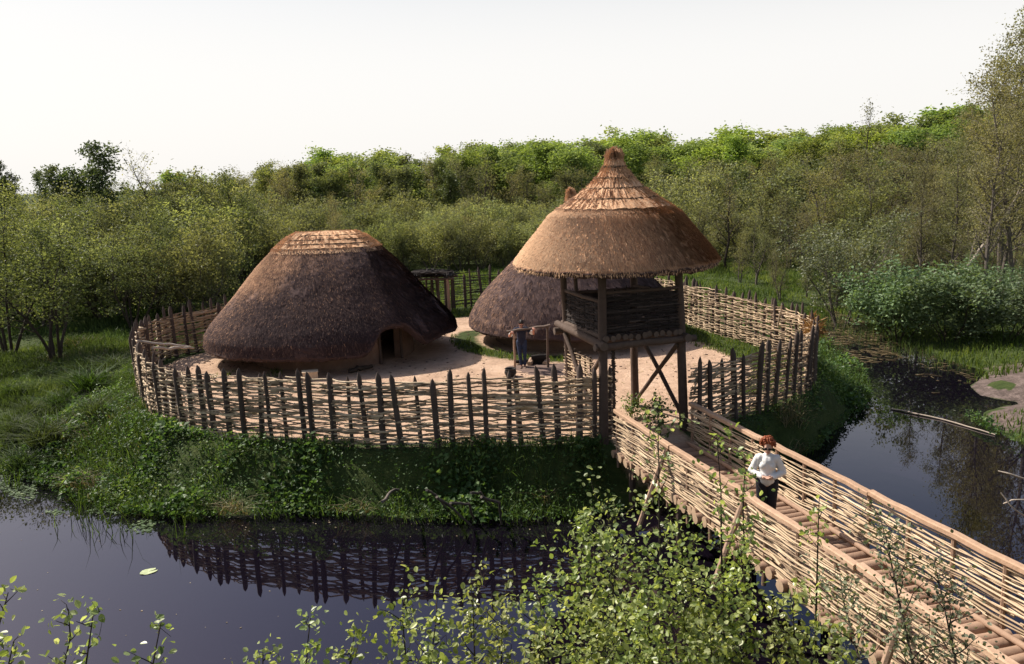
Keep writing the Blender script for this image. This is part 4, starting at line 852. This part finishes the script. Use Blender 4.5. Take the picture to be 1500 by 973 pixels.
# ------------------------------------------------------------------ saplings in the foreground
def sapling(name,label,base,top,nbr,rng,leaf=.075,per=5,brl=.75,mat='leaf_fore',cat='sapling',group=None,f0=.3,bend=.12,up=.5,cluster=.05):
    """one sapling: stem, side shoots and leaf rosettes along them"""
    base=np.asarray(base,float); top=np.asarray(top,float); t=thing(name,label,cat,tuple(base),0,group)
    d=top-base; H=np.linalg.norm(d); n=9; k=np.linspace(0,1,n)[:,None]; st=d*k+np.cumsum(rng.normal(size=(n,3))*bend*.12*H/n*[1,1,.2],0); st[-1]=d
    wood=MB(); tube(wood,st,np.linspace(.012+.004*H,.004,n),6,0,.5,False)
    A=[]; 
    for b in range(nbr):
        f=f0+(1-f0)*(b+rng.random())/nbr; x=f*(n-1); i=min(int(x),n-2); q=st[i]*(1-(x-i))+st[i+1]*(x-i)
        az=b*2.4+rng.uniform(-.5,.5); e=rng.uniform(.15,.85); L=brl*(1.15-.75*f)*rng.uniform(.5,1.25)
        dd=np.array([math.cos(az)*math.cos(e),math.sin(az)*math.cos(e),math.sin(e)]); pts=[q]
        for _ in range(5):
            dd=unit(dd+rng.normal(size=3)*.17+[0,0,.07]); pts.append(pts[-1]+dd*L/5)
        pts=np.array(pts); tube(wood,pts,np.linspace(.007,.0025,6),4,0,.5,False)
        for g in np.linspace(.22,1.0,max(3,int(L*9))):
            y=g*5; i2=min(int(y),4); A.append(pts[i2]*(1-(y-i2))+pts[i2+1]*(y-i2))
            if rng.random()<.4:
                tw_=A[-1]+unit(rng.normal(size=3)+[0,0,.4])*rng.uniform(.06,.18); tube(wood,[A[-1],tw_],[.003,.002],3,0,.5,False); A.append(tw_)
    for g in np.linspace(max(f0,.55),1,5):
        y=g*(n-1); i=min(int(y),n-2); A.append(st[i]*(1-(y-i))+st[i+1]*(y-i))
    A=np.repeat(np.array(A),per,0); N=len(A); A=A+rng.normal(size=(N,3))*cluster
    wood.build('stem',M['bark'],t); fol=MB(); roundleaves(fol,A,leaf*rng.uniform(.45,1.2,N),rng,0,np.clip(rng.normal(.5,.24,N),0,1),up); fol.build('foliage',M[mat],t); return t
sr=np.random.default_rng(99)
SAP=[ # (pixel of the tip, depth, label, n side shoots, branch length, base shift)
 ((690,858),7.6,'yellow-green sapling at the bottom centre with the highest tip of its clump',22,.62),
 ((590,875),7.4,'sapling at the left shoulder of the bottom centre clump',20,.58),
 ((640,900),6.9,'sapling filling the middle of the bottom centre clump',20,.55),
 ((735,880),7.2,'sapling on the right of the bottom centre clump',20,.55),
 ((520,925),7.0,'small sapling at the bottom, left end of the bottom clump',14,.45),
 ((455,905),7.2,'single thin sapling with a tufted tip over the open pond',10,.30),
 ((385,950),7.0,'short tuft of sapling leaves at the bottom left of the single thin one',9,.35),
 ((790,855),7.6,'sapling before the dark water between the bottom clump and the big saplings',22,.62),
 ((850,760),8.3,'large leafy sapling in front of the bridge, left of the tall stem',30,.80),
 ((890,745),8.8,'dark leaved sapling close to the tall stem by the bridge',28,.85),
 ((963,590),9.3,'tallest sapling, its bare straight stem crossing the left bridge handrail',15,.6),
 ((930,800),7.8,'leafy sapling below the tall stem at the lower right centre',28,.80),
 ((1000,780),8.2,'sapling under the bridge rail to the right of the tall stem',28,.80),
 ((1060,850),7.6,'bushy sapling in the lower right below the diagonal bridge prop',24,.70),
 ((1092,668),8.8,'thin sapling whose leaves hang in front of the red-haired woman',13,.5),
 ((1050,640),9.0,'sapling with big pale leaves in front of the bridge deck',12,.6),
 ((1130,900),7.2,'low sapling beside the bridge at the bottom right',12,.5),
 ((870,880),7.2,'broad sapling at the bottom between the clumps',26,.70),
 ((1200,730),8.4,'sprawling thin sapling reaching over the lower bridge handrail',9,.55),
 ((1015,850),7.6,'dense small-leaved sapling filling the dark water under the bridge',26,.7),
 ((1085,800),7.9,'sapling close along the log ends under the bridge',20,.55),
 ((1160,880),7.3,'sapling hugging the lower side of the bridge near the second prop',22,.55),
 ((1215,925),6.9,'low sapling at the bottom edge beside the last bridge prop',18,.5),
 ((1040,925),6.8,'low leafy sapling at the bottom edge under the bridge',26,.65),
 ((950,900),6.9,'leafy sapling at the bottom under the tall stem',26,.7),
 ((800,930),6.8,'low sapling at the bottom edge right of the bottom centre clump',20,.6)]
for k,((px,py),Y,l,nb,bl) in enumerate(SAP):
    tp=P(px,py,Y); bx=tp[0]+sr.normal()*.12; by=max(4.2,Y-sr.uniform(.1,.9)); b=np.array([bx,by,float(height(bx,by)[0])-.05])
    Hh=tp[2]-b[2]; f0=max(.15,1-(2.2 if k not in (10,14,18) else 2.3)/Hh)
    sapling('sapling',l,b,tp,nb,sr,.066 if k>6 else .064,6 if k not in (10,14,15,18) else 4,bl,'leaf_fore','sapling',None,f0)
for (px,py),Y,l,nb in (((12,868),6.6,'leafy twig at the left edge above the bottom corner',7),((100,892),6.6,'forked twig with few leaves at the bottom left',6),((138,890),6.8,'leaning twig right of the forked one at the bottom left',6),((236,912),6.6,'thin leafy shoot over the pond at the lower left',8),((20,940),6.2,'dark leafed twig in the bottom left corner',7)):
    tp=P(px,py,Y); bx=tp[0]-.35; by=Y-.5; b=np.array([bx,by,float(height(bx,by)[0])-.05]); H_=tp[2]-b[2]
    sapling('sapling',l,b,tp,nb,sr,.075,2,.28,'leaf_fore','sapling',None,max(.4,1-.75/H_),.2)
# finer greyer branch in front of the far end of the bridge
for (px,py),Y,l in (((1290,760),6.6,'small-leaved greyish sapling before the right part of the bridge'),((1370,830),6.3,'small-leaved sapling near the bottom right corner'),((1230,840),6.8,'small-leaved sapling beside the log ends of the bridge')):
    tp=P(px,py,Y); bx=tp[0]-.2; by=5.0; b=np.array([bx,by,float(height(bx,by)[0])-.05]); H_=tp[2]-b[2]
    sapling('sapling',l,b,tp,20,sr,.038,9,.5,'leaf_pale','sapling',None,max(.2,1-1.0/H_),.2,.3,.06)
# bare reeds at the right edge
for k,((px,py),(qx,qy)) in enumerate((((1500,765),(1466,722)),((1500,725),(1470,738)),((1500,700),(1462,690)))):
    stick('twig',['bare twig slanting into the right edge over the water','second bare twig at the right edge, lying flatter','uppermost bare twig at the right edge'][k],'twig',[P(px+25,py+8,10.5),P((px+qx)/2,(py+qy)/2,10.5),P(qx,qy,10.6)],.01,'palebark',4,None,.4)
# weed clump at the tower foot
a=G(968,640,0.02); sapling('weed_clump','tall leafy weed growing at the foot of the right tower leg',a-[0,0,.05],a+np.array([-.1,.05,.95]),14,sr,.09,5,.55,'leaf_bank','plant',None,.05)
a=G(925,612,0.02); sapling('weed_clump','low green weed by the back tower leg',a-[0,0,.05],a+np.array([.1,0,.4]),14,sr,.07,6,.5,'leaf_bank','plant',None,.02)
# ------------------------------------------------------------------ people
def blob(mb_,pts,rad,n=12):
    """limb: tapering tube with rounded ends"""
    p=np.asarray(pts,float); r=np.asarray(rad,float); t=np.linspace(0,len(p)-1,len(p)*4-3); pp=np.stack([np.interp(t,np.arange(len(p)),p[:,k]) for k in range(3)],-1); rr=np.interp(t,np.arange(len(p)),r)
    tube(mb_,pp,rr,n,0,.5,True); ellipsoid(mb_,p[0],[r[0]]*3); ellipsoid(mb_,p[-1],[r[-1]]*3)
def remesh(mb_,name,mat,parent,vox,smooth=6,fac=.5):
    o=mb_.build('tmp',mat); m1=o.modifiers.new('r','REMESH'); m1.mode='VOXEL'; m1.voxel_size=vox
    m2=o.modifiers.new('s','SMOOTH'); m2.iterations=smooth; m2.factor=fac
    dg=bpy.context.evaluated_depsgraph_get(); me=bpy.data.meshes.new_from_object(o.evaluated_get(dg)); bpy.data.objects.remove(o)
    me.name=name; 
    for p in me.polygons: p.use_smooth=True
    return link(name,me,parent)
def hand(mb_,wr,dr,pal,curl,side):
    """palm and five fingers from the wrist wr along dr; pal is the palm normal"""
    d=unit(np.asarray(dr,float)); n=unit(np.asarray(pal,float)-d*np.dot(pal,d)); s=np.cross(d,n)*side; wr=np.asarray(wr,float)
    c=wr+d*.045
    for k in np.linspace(-.028,.028,4): blob(mb_,[wr+s*k*.7+d*.005,wr+s*k+d*.085],[.017,.014],8)
    for k,(o,L) in enumerate(((-.033,.062),(-.011,.075),(.011,.08),(.032,.07))):
        b=wr+d*.085+s*o; q1=b+(d*math.cos(curl*.5)+n*math.sin(curl*.5))*L*.5; q2=q1+(d*math.cos(curl*1.4)+n*math.sin(curl*1.4))*L*.5
        blob(mb_,[b,q1,q2],[.0095,.009,.0075],7)
    b=wr+d*.03+s*.034; q1=b+unit(d*.7+s*.7+n*.3)*.04; q2=q1+unit(d+s*.15+n*.5)*.035; blob(mb_,[b,q1,q2],[.012,.0105,.009],7)
def head(mb_,c,rot):
    """skull, jaw, nose, ears; faces -y before rotation"""
    E_=np.array(Euler(rot).to_matrix()); T=lambda v: np.asarray(c)+E_@np.asarray(v,float)
    ellipsoid(mb_,T((0,.012,.025)),(.074,.092,.088),16,11,rot=rot); ellipsoid(mb_,T((0,-.022,-.045)),(.056,.068,.068),16,11,rot=rot)
    ellipsoid(mb_,T((0,-.072,-.095)),(.026,.022,.02),10,7,rot=rot)
    blob(mb_,[T((0,-.088,.012)),T((0,-.108,-.022))],[.011,.016],8)
    for s in (-1,1):
        ellipsoid(mb_,T((.076*s,.012,-.005)),(.013,.022,.034),9,7,rot=rot); ellipsoid(mb_,T((.034*s,-.075,.028)),(.026,.014,.011),9,7,rot=rot)
    ellipsoid(mb_,T((0,-.084,-.055)),(.026,.012,.012),9,7,rot=rot)
    return T,E_
def face(parent,T,rot,shades):
    for s in (-1,1):
        q=MB()
        if not shades:
            ellipsoid(q,T((.032*s,-.083,.008)),(.013,.008,.008),10,7,rot=rot); q.build('eye',M['eye'],parent,True)
            q=MB(); blob(q,[T((.014*s,-.09,.032)),T((.05*s,-.078,.034))],[.006,.004],6); q.build('eyebrow',M['hair_dark'],parent,True)
    q=MB(); ellipsoid(q,T((0,-.093,-.055)),(.024,.008,.008),10,7,rot=rot); q.build('mouth',M['lip'],parent,True)
    if shades:
        q=MB()
        for s in (-1,1):
            ellipsoid(q,T((.036*s,-.093,.008)),(.033,.012,.026),14,9,rot=rot); blob(q,[T((.066*s,-.085,.012)),T((.08*s,.01,.01))],[.005,.004],6)
        blob(q,[T((-.012,-.1,.014)),T((.012,-.1,.014))],[.005,.005],6); q.build('sunglasses',M['black'],parent,True)
hr=np.random.default_rng(5)
def woman(loc,rz):
    t=thing('person','woman with curly red hair, sunglasses and white blouse on the footbridge','person',loc,rz)
    b=MB(); J=lambda *a: np.array(a,float)
    for s in (-1,1):
        blob(b,[J(.09*s,.0,.88),J(.085*s,-.01,.47),J(.08*s,.02,.09)],[.085,.055,.037]); blob(b,[J(.08*s,.03,.045),J(.09*s,-.15,.035)],[.04,.032])
        blob(b,[J(.165*s,0,1.35),J(.25*s,.03,1.08)],[.05,.042]); blob(b,[J(.25*s,.03,1.08),J(.055*s,-.215,1.04)],[.042,.026])
    hand(b,J(.055,-.215,1.04),(-.75,-.5,.05),(0,-.1,1),.6,1); hand(b,J(-.055,-.215,1.055),(.75,-.5,.02),(0,-.1,1),.6,-1)
    blob(b,[J(0,.0,.93),J(0,.01,1.1),J(0,0,1.27)],[.13,.115,.12]); blob(b,[J(-.12,0,1.34),J(.12,0,1.34)],[.065,.065]); blob(b,[J(0,.005,1.36),J(0,-.01,1.47)],[.052,.05])
    rot=(.25,0,-.05); T,E_=head(b,J(0,-.035,1.555),rot)
    remesh(b,'body',M['skin'],t,.007,5)
    face(t,T,rot,True)
    c=MB()
    for s in (-1,1):
        blob(c,[J(.16*s,0,1.345),J(.262*s,.035,1.08)],[.066,.07]); blob(c,[J(.262*s,.03,1.08),J(.10*s,-.16,1.04)],[.068,.045])
        ellipsoid(c,J(.07*s,-.09,1.22),(.07,.06,.07))
    blob(c,[J(0,0,.98),J(0,.01,1.1),J(0,0,1.27)],[.165,.145,.145]); blob(c,[J(-.13,0,1.335),J(.13,0,1.335)],[.08,.08]); blob(c,[J(0,.005,1.35),J(0,0,1.395)],[.085,.07])
    o=remesh(c,'blouse',M['blouse'],t,.011,4)
    for v in o.data.vertices: v.co+=v.normal*.0035*math.sin(v.co.x*60+math.sin(v.co.z*25)*2+v.co.z*30)
    c=MB()
    for s in (-1,1): blob(c,[J(.085*s,.0,.90),J(.085*s,-.01,.47),J(.08*s,.02,.10)],[.115,.085,.07])
    blob(c,[J(-.05,0,.98),J(.05,0,.98)],[.13,.13]); remesh(c,'trousers',M['skirt'],t,.012,4)
    c=MB()
    for k in range(420):
        a=hr.uniform(0,6.28); e=hr.uniform(-.35,1.5); v=J(math.cos(a)*math.cos(e)*.122,math.sin(a)*math.cos(e)*.125+.03,math.sin(e)*.125+.05)
        if v[1]<-.02 and v[2]<.115: continue
        ellipsoid(c,T(v*hr.uniform(.92,1.10)),[hr.uniform(.009,.019)]*3,7,5)
    ellipsoid(c,T((0,.045,.06)),(.11,.10,.11))
    remesh(c,'hair',M['hair_red'],t,.005,0)
    for s in (-1,1):
        c=MB(); blob(c,[J(.08*s,.05,.035),J(.085*s,-.06,.04),J(.09*s,-.17,.032)],[.042,.045,.036]); c.build('shoe',M['shoe'],t,True)
    return t
g=G(1122,776,.2); s_=float(np.dot(g[:2]-B0,bd)); zdk=.02+SL*s_+.005
woman((g[0],g[1],zdk),-.28)
def man(loc,rz):
    t=thing('person','man in dark shirt and jeans leaning over the plank in the yard','person',loc,rz)
    b=MB(); J=lambda *a: np.array(a,float); c=MB(); d=MB()
    for s in (-1,1):
        lg=[J(.09*s,.06,.92),J(.085*s+.02,.0,.49),J(.06*s+.03,.03,.09)]
        blob(b,lg,[.085,.058,.04]); blob(b,[J(.06*s+.03,.03,.045),J(.075*s+.03,-.17,.035)],[.042,.034]); blob(d,[lg[0],lg[1],J(.062*s+.03,.03,.14)],[.098,.066,.052])
        sh_=J(.19*s,-.12,1.40); el=J(.41*s,-.2,1.2 if s<0 else 1.25); wrp=J(-.33,-.42,1.40) if s<0 else J(.40,-.44,1.49)
        blob(b,[sh_,el],[.055,.045]); blob(b,[el,wrp],[.045,.029]); hand(b,wrp,(.1 if s>0 else .25,-.8,-.15),(0,0,-1),.9,s)
        blob(c,[sh_,sh_*.35+el*.65],[.08,.068]); 
        q=MB(); blob(q,[sh_*.38+el*.62,sh_*.2+el*.8],[.073,.071],12); q.build('white_cuff',M['white'],t,True)
    blob(b,[J(0,.06,.96),J(0,.02,1.15),J(0,-.08,1.33)],[.13,.125,.13]); blob(b,[J(-.14,-.11,1.41),J(.14,-.11,1.41)],[.07,.07]); blob(b,[J(0,-.13,1.43),J(0,-.19,1.53)],[.058,.055])
    rot=(.62,0,.05); T,E_=head(b,J(0,-.235,1.60),rot); remesh(b,'body',M['redskin'],t,.008,5); face(t,T,rot,False)
    blob(c,[J(0,.06,.96),J(0,.02,1.15),J(0,-.08,1.33)],[.15,.15,.155]); blob(c,[J(-.15,-.11,1.40),J(.15,-.11,1.40)],[.088,.088]); blob(c,[J(0,-.12,1.42),J(0,-.14,1.455)],[.08,.068]); remesh(c,'shirt',M['navy'],t,.012,4)
    blob(d,[J(-.06,.06,.93),J(.06,.06,.93)],[.125,.125]); remesh(d,'jeans',M['jeans'],t,.012,4)
    c=MB(); ellipsoid(c,T((0,.03,.05)),(.084,.098,.086),16,11,rot=rot)
    for k in range(60):
        a=hr.uniform(0,6.28); e=hr.uniform(-.1,1.5); v=J(math.cos(a)*math.cos(e)*.082,math.sin(a)*math.cos(e)*.095+.03,math.sin(e)*.085+.05)
        if v[1]<-.02 and v[2]<.08: continue
        ellipsoid(c,T(v),[.018]*3,8,6)
    remesh(c,'hair',M['hair_dark'],t,.008,1)
    for s in (-1,1):
        c=MB(); blob(c,[J(.062*s+.03,.06,.04),J(.07*s+.03,-.06,.045),J(.078*s+.03,-.19,.035)],[.046,.05,.038]); c.build('shoe',M['shoe'],t,True)
    return t
g=G(764,535,0); man((g[0]+.02,28.45,.0),.02)

# ------------------------------------------------------------------ camera, sun, sky
cam=bpy.data.cameras.new('camera'); co=bpy.data.objects.new('camera',cam); C.objects.link(co); scene.camera=co
cam.sensor_width=36; cam.sensor_fit='HORIZONTAL'; cam.lens=FPX/1500*36; cam.clip_start=.1; cam.clip_end=4000
co.location=(0,0,CAMZ); co.rotation_euler=(Matrix.Rotation(math.pi/2-PITCH,4,'X')@Matrix.Rotation(R(ROLL),4,'Z')).to_euler()
SAZ,SEL=-58,44                      # sun to the back left
sv=Vector((math.sin(R(SAZ))*math.cos(R(SEL)),math.cos(R(SAZ))*math.cos(R(SEL)),math.sin(R(SEL))))
sl=bpy.data.lights.new('sun','SUN'); sl.energy=5.0; sl.angle=R(.5); sl.color=(1,.93,.82); so=bpy.data.objects.new('sun',sl); C.objects.link(so)
so.rotation_euler=(-sv).to_track_quat('-Z','Y').to_euler(); so.location=(-20,30,40)
w=bpy.data.worlds.new('World'); scene.world=w; w.use_nodes=True; nt=w.node_tree; bg=nt.nodes['Background']
sk=nt.nodes.new('ShaderNodeTexSky'); sk.sky_type='NISHITA'; sk.sun_disc=False; sk.sun_elevation=R(SEL); sk.sun_rotation=R(SAZ); sk.dust_density=3.0; sk.air_density=1.0; sk.ozone_density=1.5
# thin white spring haze low in the sky, clearer and bluer towards the zenith
tc=nt.nodes.new('ShaderNodeTexCoord'); sx=nt.nodes.new('ShaderNodeSeparateXYZ'); nt.links.new(tc.outputs['Generated'],sx.inputs[0])
mr=nt.nodes.new('ShaderNodeMapRange'); mr.inputs[1].default_value=.10; mr.inputs[2].default_value=.46; mr.inputs[3].default_value=.9; mr.inputs[4].default_value=.0; mr.interpolation_type='SMOOTHSTEP'
nt.links.new(sx.outputs[2],mr.inputs[0])
mx=nt.nodes.new('ShaderNodeMix'); mx.data_type='RGBA'; nt.links.new(mr.outputs[0],mx.inputs[0]); nt.links.new(sk.outputs[0],mx.inputs[6]); mx.inputs[7].default_value=(8.8,8.6,8.35,1)
nt.links.new(mx.outputs[2],bg.inputs[0]); bg.inputs[1].default_value=.085
v=scene.view_settings; v.view_transform='Standard'; v.look='None'; v.exposure=.48; v.gamma=1; v.use_curve_mapping=False
cy=scene.cycles; cy.max_bounces=5; cy.diffuse_bounces=2; cy.glossy_bounces=2; cy.transmission_bounces=2; cy.volume_bounces=0; cy.transparent_max_bounces=4; cy.caustics_reflective=False; cy.caustics_refractive=False
